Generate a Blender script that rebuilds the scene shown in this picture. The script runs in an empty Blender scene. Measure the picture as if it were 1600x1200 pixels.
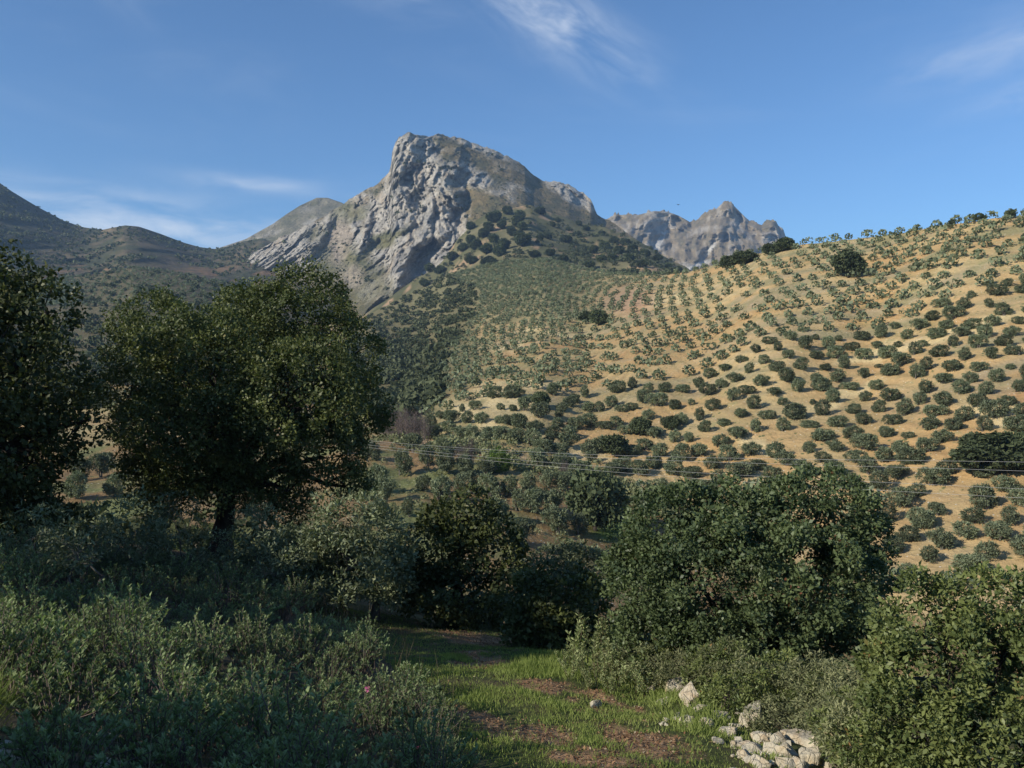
import bpy, bmesh, math, random
import numpy as np
from mathutils import Vector

# ------------------------------------------------------------------ camera, sky, sun, exposure
F = 1386.0                      # focal length in pixels of the 1600 x 1200 photograph; the eye is at the world origin
SC = bpy.context.scene
COL = SC.collection
cam = bpy.data.cameras.new('camera'); cam.sensor_width = 36.0; cam.lens = 36.0 * F / 1600.0
cam.clip_start = 0.1; cam.clip_end = 60000.0
camo = bpy.data.objects.new('camera', cam); COL.objects.link(camo)
camo.location = (0, 0, 0); camo.rotation_euler = (math.radians(90), 0, 0)
SC.camera = camo

SUN_EL = math.radians(27.0)
SUN_AZ = math.radians(-122.0)   # clockwise from +Y (the view direction): left and a little behind the camera
SV = Vector((math.sin(SUN_AZ) * math.cos(SUN_EL), math.cos(SUN_AZ) * math.cos(SUN_EL), math.sin(SUN_EL)))
sl = bpy.data.lights.new('sun', 'SUN'); sl.energy = 5.0; sl.angle = math.radians(0.55); sl.color = (1.0, 0.93, 0.80)
so = bpy.data.objects.new('sun', sl); COL.objects.link(so)
so.rotation_euler = SV.to_track_quat('Z', 'Y').to_euler(); so.location = (-30, -20, 40)

SC.view_settings.view_transform = 'Standard'; SC.view_settings.look = 'None'
SC.view_settings.gamma = 1.0; SC.view_settings.exposure = 0.15
SC.cycles.max_bounces = 5; SC.cycles.diffuse_bounces = 2; SC.cycles.glossy_bounces = 1
SC.cycles.transmission_bounces = 2; SC.cycles.volume_bounces = 0; SC.cycles.transparent_max_bounces = 6
SC.cycles.use_denoising = True
SC.cycles.caustics_reflective = False; SC.cycles.caustics_refractive = False
SC.render.use_persistent_data = False


class NT:
    """small node-tree writer: every method returns an output socket"""
    def __init__(s, tree):
        s.t = tree; s.n = tree.nodes; s.l = tree.links
    def put(s, sock, v):
        if v is None: return
        if isinstance(v, bpy.types.NodeSocket): s.l.new(v, sock)
        else: sock.default_value = v
    def math(s, op, a, b=None, c=None, clamp=False):
        n = s.n.new('ShaderNodeMath'); n.operation = op; n.use_clamp = clamp
        for i, v in enumerate((a, b, c)): s.put(n.inputs[i], v)
        return n.outputs[0]
    def vmath(s, op, a, b=None):
        n = s.n.new('ShaderNodeVectorMath'); n.operation = op
        s.put(n.inputs[0], a); s.put(n.inputs[1], b)
        return n.outputs[0]
    def mix(s, f, a, b, blend='MIX'):
        n = s.n.new('ShaderNodeMix'); n.data_type = 'RGBA'; n.blend_type = blend; n.clamp_factor = True
        s.put(n.inputs[0], f)
        for k, v in ((6, a), (7, b)):
            s.put(n.inputs[k], v if isinstance(v, bpy.types.NodeSocket) else (v[0], v[1], v[2], 1.0))
        return n.outputs[2]
    def noise(s, vec, scale, detail=4, rough=0.55, dist=0.0):
        n = s.n.new('ShaderNodeTexNoise'); s.put(n.inputs['Vector'], vec)
        n.inputs['Scale'].default_value = scale; n.inputs['Detail'].default_value = detail
        n.inputs['Roughness'].default_value = rough; n.inputs['Distortion'].default_value = dist
        return n.outputs[0]
    def voro(s, vec, scale, feature='F1'):
        n = s.n.new('ShaderNodeTexVoronoi'); n.feature = feature; s.put(n.inputs['Vector'], vec)
        n.inputs['Scale'].default_value = scale
        return n.outputs[0]
    def ramp(s, v, lo, hi, a=0.0, b=1.0):
        n = s.n.new('ShaderNodeMapRange'); n.interpolation_type = 'SMOOTHSTEP'
        for k, x in zip(('Value', 'From Min', 'From Max', 'To Min', 'To Max'), (v, lo, hi, a, b)): s.put(n.inputs[k], x)
        return n.outputs[0]
    def mapping(s, vec, rot=(0, 0, 0), scale=(1, 1, 1)):
        n = s.n.new('ShaderNodeMapping'); s.put(n.inputs['Vector'], vec)
        n.inputs['Rotation'].default_value = rot; n.inputs['Scale'].default_value = scale
        return n.outputs[0]
    def attr(s, name, out='Color'):
        n = s.n.new('ShaderNodeAttribute'); n.attribute_name = name
        return n.outputs[out]
    def objco(s):
        return s.n.new('ShaderNodeTexCoord').outputs['Object']
    def bump(s, h, strength, dist):
        n = s.n.new('ShaderNodeBump'); n.inputs['Strength'].default_value = strength
        n.inputs['Distance'].default_value = dist; s.put(n.inputs['Height'], h)
        return n.outputs[0]


def build_world():
    w = bpy.data.worlds.new('World'); SC.world = w; w.use_nodes = True
    t = NT(w.node_tree); t.n.clear()
    sky = t.n.new('ShaderNodeTexSky'); sky.sky_type = 'NISHITA'; sky.sun_disc = False
    sky.sun_elevation = SUN_EL; sky.sun_rotation = SUN_AZ % (2 * math.pi)
    sky.altitude = 700; sky.air_density = 1.0; sky.dust_density = 0.15; sky.ozone_density = 3.0
    d = t.n.new('ShaderNodeTexCoord').outputs['Generated']
    sp = t.n.new('ShaderNodeSeparateXYZ'); t.l.new(d, sp.inputs[0]); x, y, z = sp.outputs
    az = t.math('ARCTAN2', x, y); el = t.math('ARCSINE', z)
    # thin cirrus: stretched, warped noise, gathered into a few wisps and a faint scatter all round the sky
    ce = t.n.new('ShaderNodeCombineXYZ'); t.l.new(az, ce.inputs[0]); t.l.new(el, ce.inputs[1])
    dens = None
    for (a0, e0, wa, wb, rot, k) in ((2.6, 22.4, 5.8, 1.7, -30, .85), (-8.5, 24.3, 4.5, 1.5, -8, 0.25), (28.0, 18.2, 4.5, 1.2, 10, 0.42), (30.0, 15.8, 3.5, .7, 10, .35),
                                     (-23.5, 9.7, 8.5, 1.4, -3, 1.0), (-16.0, 12.2, 4.5, 0.5, -2, 0.5), (-25.0, 22.5, 3.0, .8, -38, .12),
                                     (75, 25, 20, 5, 10, .5), (-95, 30, 22, 6, -12, .5), (150, 22, 24, 5, 8, .5), (-150, 40, 18, 6, 20, .4)):
        c, s_ = math.cos(math.radians(rot)), math.sin(math.radians(rot))
        da = t.math('SUBTRACT', az, math.radians(a0)); de = t.math('SUBTRACT', el, math.radians(e0))
        u = t.math('ADD', t.math('MULTIPLY', da, c), t.math('MULTIPLY', de, s_))
        v = t.math('SUBTRACT', t.math('MULTIPLY', de, c), t.math('MULTIPLY', da, s_))
        u = t.math('DIVIDE', u, math.radians(wa)); v = t.math('DIVIDE', v, math.radians(wb))
        g = t.math('EXPONENT', t.math('MULTIPLY', t.math('ADD', t.math('MULTIPLY', u, u), t.math('MULTIPLY', v, v)), -1.0))
        cv = t.n.new('ShaderNodeCombineXYZ'); t.put(cv.inputs[0], t.math('MULTIPLY', u, wa / 9.0)); t.put(cv.inputs[1], t.math('MULTIPLY', v, wb / 2.6)); cv.inputs[2].default_value = a0
        n1 = t.noise(cv.outputs[0], 1.7, 6, 0.55, 0.5)
        g = t.math('MULTIPLY', t.math('MULTIPLY', g, k), t.ramp(n1, 0.28, 0.80))
        dens = g if dens is None else t.math('ADD', dens, g)
    veil = t.ramp(t.noise(t.mapping(ce.outputs[0], scale=(1.5, 6, 1)), 1.6, 5, 0.6, 0.6), 0.48, 0.85, 0.0, 0.10)
    dens = t.math('MINIMUM', t.math('ADD', dens, veil), 0.85)
    blue = t.mix(1.0, sky.outputs[0], (.70, .91, 1.08), 'MULTIPLY')
    c = t.mix(t.math('MULTIPLY', dens, 0.85), blue, (6.2, 6.7, 7.4))
    bg = t.n.new('ShaderNodeBackground'); t.put(bg.inputs[0], c); bg.inputs[1].default_value = 0.124
    o = t.n.new('ShaderNodeOutputWorld'); t.l.new(bg.outputs[0], o.inputs[0])
build_world()

# ------------------------------------------------------------------ helpers
R = np.random.default_rng(11)
random.seed(5)

def tag(o, label=None, cat=None, group=None, kind=None):
    if label: o['label'] = label
    if cat: o['category'] = cat
    if group: o['group'] = group
    if kind: o['kind'] = kind
    return o

def hash3(i, j, k, seed):
    h = (i.astype(np.int64) * 374761393 + j.astype(np.int64) * 668265263 + k.astype(np.int64) * 2147483647 + seed * 974711) & 0xffffffff
    h = ((h ^ (h >> 13)) * 1274126177) & 0xffffffff
    h = ((h ^ (h >> 16)) * 2246822519) & 0xffffffff
    return ((h ^ (h >> 15)) & 0xffffff) / float(0xffffff)

def vnoise(x, y, z=None, seed=0):
    x = np.asarray(x, float); y = np.asarray(y, float)
    z = np.zeros_like(x) if z is None else np.asarray(z, float)
    i, j, k = np.floor(x), np.floor(y), np.floor(z)
    u, v, w = x - i, y - j, z - k
    u, v, w = (q * q * q * (q * (q * 6 - 15) + 10) for q in (u, v, w))
    out = 0
    for a in (0, 1):
        for b in (0, 1):
            for c in (0, 1):
                out = out + hash3(i + a, j + b, k + c, seed) * (u if a else 1 - u) * (v if b else 1 - v) * (w if c else 1 - w)
    return out

def fbm(x, y, z=None, octv=4, seed=0, gain=0.5):
    x = np.asarray(x, float); y = np.asarray(y, float); z = np.zeros_like(x) if z is None else z
    s = 0; a = 1; tot = 0
    for o in range(octv):
        s = s + a * vnoise(x, y, z, seed + o); tot += a
        x, y, z, a = x * 2.03 + 7.1, y * 2.03 + 3.7, z * 2.03 + 1.9, a * gain
    return s / tot                                   # 0..1, mean .5

def ridged(x, y, z=None, octv=4, seed=0, gain=0.55):
    x = np.asarray(x, float); y = np.asarray(y, float); z = np.zeros_like(x) if z is None else z
    s = 0; a = 1; tot = 0
    for o in range(octv):
        s = s + a * (1 - np.abs(2 * vnoise(x, y, z, seed + o) - 1)); tot += a
        x, y, z, a = x * 2.07 + 5.3, y * 2.07 + 2.9, z * 2.07 + 8.1, a * gain
    return s / tot

def mk_mesh(name, V, Fc, mat=None, attrs=None, smooth=False):
    V = np.ascontiguousarray(V, np.float32); Fc = np.ascontiguousarray(Fc, np.int32)
    n, k = Fc.shape
    me = bpy.data.meshes.new(name)
    me.vertices.add(len(V)); me.vertices.foreach_set('co', V.ravel())
    me.loops.add(n * k); me.loops.foreach_set('vertex_index', Fc.ravel())
    me.polygons.add(n); me.polygons.foreach_set('loop_start', np.arange(0, n * k, k, dtype=np.int32))
    if smooth: me.polygons.foreach_set('use_smooth', np.ones(n, bool))
    for key, val in (attrs or {}).items():
        val = np.asarray(val, np.float32)
        if val.ndim == 1:
            a = me.attributes.new(key, 'FLOAT', 'POINT'); a.data.foreach_set('value', val)
        else:
            if val.shape[1] == 3: val = np.hstack([val, np.ones((len(val), 1), np.float32)])
            a = me.attributes.new(key, 'FLOAT_COLOR', 'POINT'); a.data.foreach_set('color', np.ascontiguousarray(val).ravel())
    me.update(calc_edges=True)
    if mat: me.materials.append(mat)
    return me

def obj(name, me, parent=None, loc=None):
    o = bpy.data.objects.new(name, me); COL.objects.link(o)
    if parent: o.parent = parent
    if loc is not None: o.location = loc
    return o

def empty(name, loc, rz=0.0, sc=1.0):
    e = bpy.data.objects.new(name, None); COL.objects.link(e); e.location = loc; e.rotation_euler = (0, 0, rz)
    e.scale = (sc, sc, sc) if np.isscalar(sc) else sc
    e.empty_display_size = 0.3
    return e

def P(px, row, d):
    return np.array([(px - 800.0) / F * d, d, -(row - 600.0) / F * d])

def grid_faces(nr, nc):
    i = np.arange(nr - 1)[:, None] * nc + np.arange(nc - 1)[None, :]
    return np.stack([i, i + 1, i + 1 + nc, i + nc], -1).reshape(-1, 4)

def unit(v):
    return v / np.maximum(np.linalg.norm(v, axis=-1, keepdims=True), 1e-9)

def rdir(n, rng=None):
    return unit((rng or R).normal(size=(n, 3)))

def leaf_geo(Pt, A, N, L, W, curl=0.12):
    """N diamond leaves: one quad each"""
    n = len(Pt); L = np.broadcast_to(L, (n,))[:, None]; W = np.broadcast_to(W, (n,))[:, None]
    S = unit(np.cross(A, N)); N2 = np.cross(S, A)
    V = np.stack([Pt, Pt + A * L * .48 + S * W * .5 + N2 * L * curl, Pt + A * L, Pt + A * L * .48 - S * W * .5 + N2 * L * curl], 1).reshape(-1, 3)
    return V, np.arange(4 * n).reshape(n, 4)

def tube(pts, rad, sides=7, rng=None, rough=0.0):
    pts = np.asarray(pts, float); n = len(pts); rad = np.broadcast_to(rad, (n,))
    tn = unit(np.gradient(pts, axis=0)); ref = np.array([0.31, 0.77, 0.2]); V = []
    for i in range(n):
        a = unit(np.cross(tn[i], ref)); b = np.cross(tn[i], a)
        th = np.arange(sides) / sides * 2 * np.pi
        r = rad[i] * (1 + rough * np.sin(th * 3 + i))
        V.append(pts[i] + r[:, None] * (np.cos(th)[:, None] * a + np.sin(th)[:, None] * b) if np.ndim(r) else pts[i] + rad[i] * (np.cos(th)[:, None] * a + np.sin(th)[:, None] * b))
    V = np.concatenate(V); Fc = []
    for i in range(n - 1):
        for j in range(sides):
            Fc.append((i * sides + j, i * sides + (j + 1) % sides, (i + 1) * sides + (j + 1) % sides, (i + 1) * sides + j))
    return V, np.array(Fc)

def join(parts):
    Vs, Fs, o = [], [], 0
    for V, f in parts:
        Vs.append(V); Fs.append(f + o); o += len(V)
    return np.concatenate(Vs), np.concatenate(Fs)

# ------------------------------------------------------------------ materials
def new_mat(name):
    m = bpy.data.materials.new(name); m.use_nodes = True
    t = NT(m.node_tree); t.n.clear()
    out = t.n.new('ShaderNodeOutputMaterial')
    return m, t, out

def principled(t, col, rough=0.9, spec=0.2, normal=None):
    b = t.n.new('ShaderNodeBsdfPrincipled'); t.put(b.inputs['Base Color'], col if isinstance(col, bpy.types.NodeSocket) else (*col, 1))
    t.put(b.inputs['Roughness'], rough); t.put(b.inputs['Specular IOR Level'], spec)
    if normal is not None: t.put(b.inputs['Normal'], normal)
    return b.outputs[0]

def leaf_mat(name, ca, cb, cc=None, rough=0.5, spec=0.35, trans=0.22, obj_var=0.25):
    """ca..cb by a per-leaf tint, a few leaves of a third colour, slight change from plant to plant"""
    m, t, out = new_mat(name)
    tint = t.attr('tint', 'Fac')
    c = t.mix(t.ramp(tint, 0.0, 0.9), ca, cb)
    if cc: c = t.mix(t.ramp(tint, 0.93, 0.97), c, cc)
    rnd = t.n.new('ShaderNodeObjectInfo').outputs['Random']
    k = t.math('MULTIPLY_ADD', rnd, obj_var * 2, 1 - obj_var)
    c = t.vmath('MULTIPLY', c, t.n.new('ShaderNodeCombineXYZ').outputs[0]) if False else t.mix(1.0, c, t_gray(t, k), 'MULTIPLY')
    p = principled(t, c, rough, spec)
    tr = t.n.new('ShaderNodeBsdfTranslucent'); t.put(tr.inputs[0], t.mix(1.0, c, (1.0, 1.15, 0.6), 'MULTIPLY'))
    ms = t.n.new('ShaderNodeMixShader'); ms.inputs[0].default_value = trans
    t.l.new(p, ms.inputs[1]); t.l.new(tr.outputs[0], ms.inputs[2]); t.l.new(ms.outputs[0], out.inputs[0])
    return m

def t_gray(t, v):
    n = t.n.new('ShaderNodeCombineXYZ')
    for i in range(3): t.put(n.inputs[i], v)
    return n.outputs[0]

MAT = {}
MAT['oak'] = leaf_mat('holm_oak_leaf', (.048, .064, .022), (.130, .146, .048), (.20, .18, .055), .5, .3)
MAT['oak_far'] = leaf_mat('dark_oak_foliage', (.045, .060, .028), (.095, .115, .052), None, .7, .2, .12)
MAT['bush'] = leaf_mat('lentisk_leaf', (.055, .085, .036), (.165, .210, .085), (.23, .10, .05))
MAT['bush2'] = leaf_mat('turpentine_leaf', (.075, .105, .034), (.195, .225, .072), (.27, .15, .06))
MAT['olive'] = leaf_mat('olive_leaf', (.100, .120, .062), (.240, .270, .148), None, .5, .3, .2)
MAT['olive_far'] = leaf_mat('olive_foliage', (.105, .125, .070), (.205, .232, .135), None, .7, .2, .18, .3)
MAT['cistus'] = leaf_mat('cistus_leaf', (.070, .105, .042), (.285, .345, .165), (.24, .20, .10), .7, .15, .3)
MAT['scrub'] = leaf_mat('scrub_leaf', (.13, .15, .070), (.28, .285, .15), (.30, .24, .13), .75, .15, .2)
MAT['maquis'] = leaf_mat('maquis_foliage', (.050, .062, .030), (.118, .132, .066), None, .8, .15, .1)
MAT['weed'] = leaf_mat('weed_leaf', (.20, .24, .10), (.36, .39, .19), None, .7, .15, .3)
MAT['poplar'] = leaf_mat('bright_leaf', (.10, .16, .03), (.17, .24, .05), None, .6, .2, .3)
MAT['grass'] = leaf_mat('grass_blade', (.150, .200, .048), (.30, .345, .11), (.46, .38, .20), .6, .2, .38)
MAT['straw'] = leaf_mat('dry_stalk', (.13, .10, .06), (.27, .22, .14), None, .8, .1, .15)
MAT['litter'] = leaf_mat('dry_leaf_litter', (.16, .085, .045), (.33, .20, .11), (.42, .34, .22), .85, .1, .05)
MAT['pink'] = leaf_mat('pink_petal', (.62, .10, .27), (.72, .17, .36), None, .6, .2, .3)

def simple_noise_mat(name, ca, cb, scale, rough=.9, bump=.6, bdist=.02, stretch=(1, 1, 1), spec=.15):
    m, t, out = new_mat(name)
    co = t.mapping(t.objco(), scale=stretch)
    n = t.noise(co, scale, 6, .62, .3)
    c = t.mix(t.ramp(n, .3, .72), ca, cb)
    t.l.new(principled(t, c, rough, spec, t.bump(n, bump, bdist)), out.inputs[0])
    return m
MAT['bark'] = simple_noise_mat('oak_bark', (.022, .018, .014), (.075, .062, .05), 5, .95, .9, .05, (1, 1, .25))
MAT['olive_bark'] = simple_noise_mat('olive_bark', (.07, .06, .05), (.19, .17, .14), 6, .95, .9, .04, (1, 1, .3))
MAT['twig'] = simple_noise_mat('grey_twig', (.10, .075, .065), (.20, .16, .14), 3, .95, .3, .02)
MAT['cable'] = simple_noise_mat('aluminium_cable', (.36, .35, .33), (.46, .45, .42), 2, .6, .1, .002, spec=.5)
MAT['pole'] = simple_noise_mat('weathered_pole', (.14, .11, .08), (.26, .21, .16), 3, .9, .5, .01, (1, 1, .1))
MAT['bird'] = simple_noise_mat('dark_plumage', (.03, .025, .02), (.07, .06, .05), 6, .8, .3, .01)

def rock_mat():
    m, t, out = new_mat('limestone_boulder')
    co = t.objco()
    rnd = t.n.new('ShaderNodeObjectInfo').outputs['Random']
    n1 = t.noise(co, 2.2, 7, .65, .6); n2 = t.noise(co, 11, 6, .7); v = t.voro(co, 6, 'DISTANCE_TO_EDGE')
    c = t.mix(t.ramp(n1, .35, .68), (.46, .41, .31), (.68, .59, .43))
    c = t.mix(t.ramp(t.noise(co, 1.3, 4, .6, 1.), .44, .62, 0, .9), c, t.mix(rnd, (.50, .38, .20), (.42, .25, .12)))   # ochre iron stain
    c = t.mix(t.ramp(n2, .60, .75, 0, .6), c, (.12, .115, .10))                                                      # lichen
    h = t.math('ADD', t.math('MULTIPLY', n2, .7), t.math('ADD', n1, t.math('MULTIPLY', t.ramp(v, 0, .05), .25)))
    t.l.new(principled(t, c, .92, .15, t.bump(h, 1.0, .06)), out.inputs[0])
    return m
MAT['rock'] = rock_mat()

def terrain_mat(name, fine, fine2, amp=.3, bump=.5, bdist=.3, grit=None, stones=0):
    """the soil colours come with the mesh; grain, clods and dry herbage come from noise"""
    m, t, out = new_mat(name)
    co = t.objco(); c = t.attr('soil')
    n1 = t.noise(co, fine, 6, .65, .4); n2 = t.noise(co, fine2, 5, .6, .2)
    k = t.math('ADD', t.math('MULTIPLY_ADD', n1, 2 * amp, 1 - amp), t.math('MULTIPLY_ADD', n2, amp, -amp * .5))
    c = t.mix(1.0, c, t_gray(t, k), 'MULTIPLY')
    if grit: c = t.mix(t.ramp(n2, .58, .70, 0, .6), c, grit)
    if stones:
        v1 = t.voro(co, stones); n5 = t.noise(co, stones * .35, 3, .6)
        c = t.mix(t.math('MULTIPLY', t.ramp(v1, .10, .22, 1, 0), t.ramp(n5, .46, .60)), c, (.60, .54, .42))
        c = t.mix(t.math('MULTIPLY', t.ramp(t.voro(co, stones * .55), .16, .30, 1, 0), t.ramp(n5, .52, .40)), c, (.13, .14, .06))
    h = t.math('ADD', n1, t.math('MULTIPLY', n2, .7))
    t.l.new(principled(t, c, .95, .1, t.bump(h, bump, bdist)), out.inputs[0])
    return m

# ------------------------------------------------------------------ terrain layers: columns of (row, depth) read off the photograph, turned into real hills
def interp_poly(pts, x):
    p = np.array(pts, float)
    return np.interp(x, p[:, 0], p[:, 1])

class Hill:
    def __init__(s, columns, crest, bottom, pxs, nt, blur=0):
        """columns: {px: [(row, depth)...]} from crest down; crest: polyline px,row; bottom: row"""
        s.pxs = np.asarray(pxs, float); s.nt = nt; s.bottom = bottom
        s.tt = np.linspace(0, 1, nt) ** 1.15
        s.crest = interp_poly(crest, s.pxs)
        keys = sorted(columns); prof = []
        for k in keys:
            c0 = np.interp(k, [p[0] for p in crest], [p[1] for p in crest])
            rows = c0 + (bottom - c0) * s.tt
            a = np.array(columns[k], float)
            prof.append(np.interp(rows, a[:, 0], np.log(a[:, 1])))
        prof = np.array(prof)                                        # (nkeys, nt)
        # smooth interpolation across the columns
        j = np.clip(np.searchsorted(keys, s.pxs) - 1, 0, len(keys) - 2)
        k0 = np.array(keys, float)[j]; k1 = np.array(keys, float)[j + 1]
        u = np.clip((s.pxs - k0) / (k1 - k0), 0, 1); u = (0.5 * u + 0.5 * u * u * (3 - 2 * u))
        L = prof[j].T * (1 - u) + prof[j + 1].T * u
        for _ in range(blur):
            Lp = np.pad(L, 2, mode='edge')
            L = (Lp[2:-2, :-4] + 2 * Lp[2:-2, 1:-3] + 2 * Lp[2:-2, 2:-2] + 2 * Lp[2:-2, 3:-1] + Lp[2:-2, 4:]) / 8
            Lp = np.pad(L, 1, mode='edge')
            L = (Lp[:-2, 1:-1] + 2 * Lp[1:-1, 1:-1] + Lp[2:, 1:-1]) / 4
        s.logd = L
        s.rows = s.crest[None, :] + (bottom - s.crest[None, :]) * s.tt[:, None]
    def xyz(s, depth=None):
        d = np.exp(s.logd) if depth is None else depth
        return np.stack([(s.pxs[None, :] - 800) / F * d, d, -(s.rows - 600) / F * d], -1)
    def depth_at(s, px, row):
        fx = np.clip(np.interp(px, s.pxs, np.arange(len(s.pxs))), 0, len(s.pxs) - 1.001); i = int(fx); u = fx - i
        c = s.crest[i] * (1 - u) + s.crest[i + 1] * u
        t = (row - c) / (s.bottom - c)
        col = s.logd[:, i] * (1 - u) + s.logd[:, i + 1] * u
        return float(np.exp(np.interp(t, s.tt, col)))
    def row_at(s, px, d):
        """image row of the hill's surface at depth d in column px; None beyond the crest"""
        fx = np.clip(np.interp(px, s.pxs, np.arange(len(s.pxs))), 0, len(s.pxs) - 1.001); i = int(fx); u = fx - i
        col = s.logd[:, i] * (1 - u) + s.logd[:, i + 1] * u
        ld = math.log(d)
        if ld > col[0] or ld < col[-1]: return None
        t = np.interp(-ld, -col, s.tt)
        c = s.crest[i] * (1 - u) + s.crest[i + 1] * u
        return c + (s.bottom - c) * t

def with_back(X, drop, run, n=6):
    """carry the crest row over and down the far side"""
    top = X[0]; rad = unit(np.stack([top[:, 0], top[:, 1], np.zeros(len(top))], -1)); rows = []
    for k in range(n, 0, -1):
        f = k / n
        r = top + rad * run * f; r[:, 2] = top[:, 2] - drop * (f ** 1.5)
        rows.append(r)
    return np.concatenate([np.stack(rows), X], 0)

def hill_object(name, X, col, mat, attrs_extra=None, smooth=True, back=6):
    nr, nc = X.shape[:2]
    A = {'soil': np.concatenate([np.repeat(col[:1], back, 0), col], 0).reshape(-1, 3)} if back else {'soil': col.reshape(-1, 3)}
    for k, v in (attrs_extra or {}).items():
        A[k] = np.concatenate([np.repeat(v[:1], back, 0), v], 0).ravel()
    me = mk_mesh(name, X.reshape(-1, 3), grid_faces(nr, nc)[:, ::-1], mat, A, smooth)
    o = obj(name, me); o['kind'] = 'structure'
    return o

def blob(px, row, cx, cy, rx, ry, rot=0.0, edge=0.35):
    c, s_ = math.cos(math.radians(rot)), math.sin(math.radians(rot))
    u = ((px - cx) * c + (row - cy) * s_) / rx; v = (-(px - cx) * s_ + (row - cy) * c) / ry
    return np.clip((1 - np.sqrt(u * u + v * v)) / edge + .5, 0, 1)

def mixc(a, b, k):
    return a * (1 - k[..., None]) + np.asarray(b, float) * k[..., None]

# ---- the valley side with the olive groves
B_CREST = [(-450, 425), (-100, 440), (60, 440), (150, 430), (210, 418), (300, 430), (350, 442), (420, 480), (500, 505), (560, 500), (600, 480), (650, 455),
           (700, 431), (780, 411), (850, 406), (910, 420), (980, 430), (1040, 429), (1078, 424), (1150, 402), (1230, 384), (1350, 373),
           (1480, 351), (1600, 336), (1800, 312), (2100, 290)]
BB = 1060
B_COLS = {
    -450: [(425, 900), (520, 520), (600, 310), (700, 170), (800, 105), (1060, 62)],
    0: [(440, 1000), (500, 640), (600, 350), (700, 190), (770, 130), (850, 98), (1060, 68)],
    150: [(430, 1000), (500, 620), (600, 340), (700, 190), (770, 135), (850, 103), (1060, 70)],
    350: [(442, 950), (500, 610), (600, 350), (700, 200), (780, 135), (860, 105), (1060, 71)],
    560: [(500, 900), (560, 600), (640, 340), (690, 220), (750, 160), (820, 125), (900, 98), (1060, 73)],
    650: [(455, 960), (500, 800), (560, 540), (620, 345), (670, 242), (720, 190), (780, 145), (850, 115), (1060, 75)],
    720: [(425, 900), (480, 700), (540, 460), (600, 300), (660, 224), (720, 188), (800, 140), (870, 113), (1060, 77)],
    800: [(409, 860), (450, 680), (500, 505), (560, 350), (600, 277), (660, 215), (720, 188), (800, 142), (870, 116), (1060, 80)],
    900: [(417, 800), (450, 610), (500, 450), (560, 322), (600, 268), (640, 238), (720, 195), (800, 152), (900, 116), (1060, 84)],
    1000: [(430, 620), (450, 490), (500, 372), (560, 288), (600, 252), (650, 223), (740, 186), (830, 150), (950, 112), (1060, 90)],
    1080: [(424, 520), (440, 455), (500, 345), (560, 276), (650, 216), (740, 184), (850, 145), (1060, 94)],
    1200: [(391, 400), (440, 325), (500, 272), (580, 230), (660, 202), (740, 176), (850, 145), (1060, 98)],
    1350: [(373, 350), (440, 300), (520, 258), (620, 212), (720, 175), (820, 148), (1060, 98)],
    1550: [(342, 305), (420, 262), (500, 230), (600, 190), (700, 164), (800, 142), (900, 122), (1060, 96)],
    2100: [(290, 260), (420, 205), (600, 150), (800, 112), (1060, 80)]}
hb = Hill(B_COLS, B_CREST, BB, np.arange(-450, 2101, 5.0), 190, blur=5)
_dd = np.exp(hb.logd); SPC = [5.9, 6.7, 6.2, 4.6, 3.8]; PXF = np.interp(hb.pxs, [850, 1080], [.78, 1.0]); _sp = np.interp(_dd, [145, 265, 400, 600, 900], SPC) * PXF[None, :]
_dN = np.gradient(hb.rows, axis=0) / (np.interp(_dd, [145, 265, 400], [.44, .40, .40]) * _sp * F / _dd)
hb.N = np.cumsum(_dN, axis=0)                        # olive row number at every grid point
def hill_disp(x, y):
    return (fbm(x / 40, y / 40, seed=3, octv=3) - .5) * 2.6 * np.clip((y - 90) / 120, 0.15, 1) + (fbm(x / 7, y / 7, seed=9, octv=3) - .5) * .8
_dx = np.arange(-700, 901, 1.5); _dy = np.arange(50, 1101, 1.5)
_DG = hill_disp(*np.meshgrid(_dx, _dy))
def hdisp(x, y):
    fx = min(max((x + 700) / 1.5, 0), len(_dx) - 1.01); fy = min(max((y - 50) / 1.5, 0), len(_dy) - 1.01); i = int(fx); j = int(fy); u = fx - i; v = fy - j
    return float((_DG[j, i] * (1 - u) + _DG[j, i + 1] * u) * (1 - v) + (_DG[j + 1, i] * (1 - u) + _DG[j + 1, i + 1] * u) * v)
XB = hb.xyz()
XB[..., 2] += hill_disp(XB[..., 0], XB[..., 1])
XB[..., 2] += np.cos(2 * np.pi * hb.N) * .22 * np.clip((XB[..., 1] - 110) / 60, 0, 1) * (XB[..., 1] < 480)
def b_z(x, y):
    px = 800 + F * x / y; r = hb.row_at(px, y)
    if r is None: return None, None, None
    return -(r - 600) / F * y + hdisp(x, y), px, r

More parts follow.
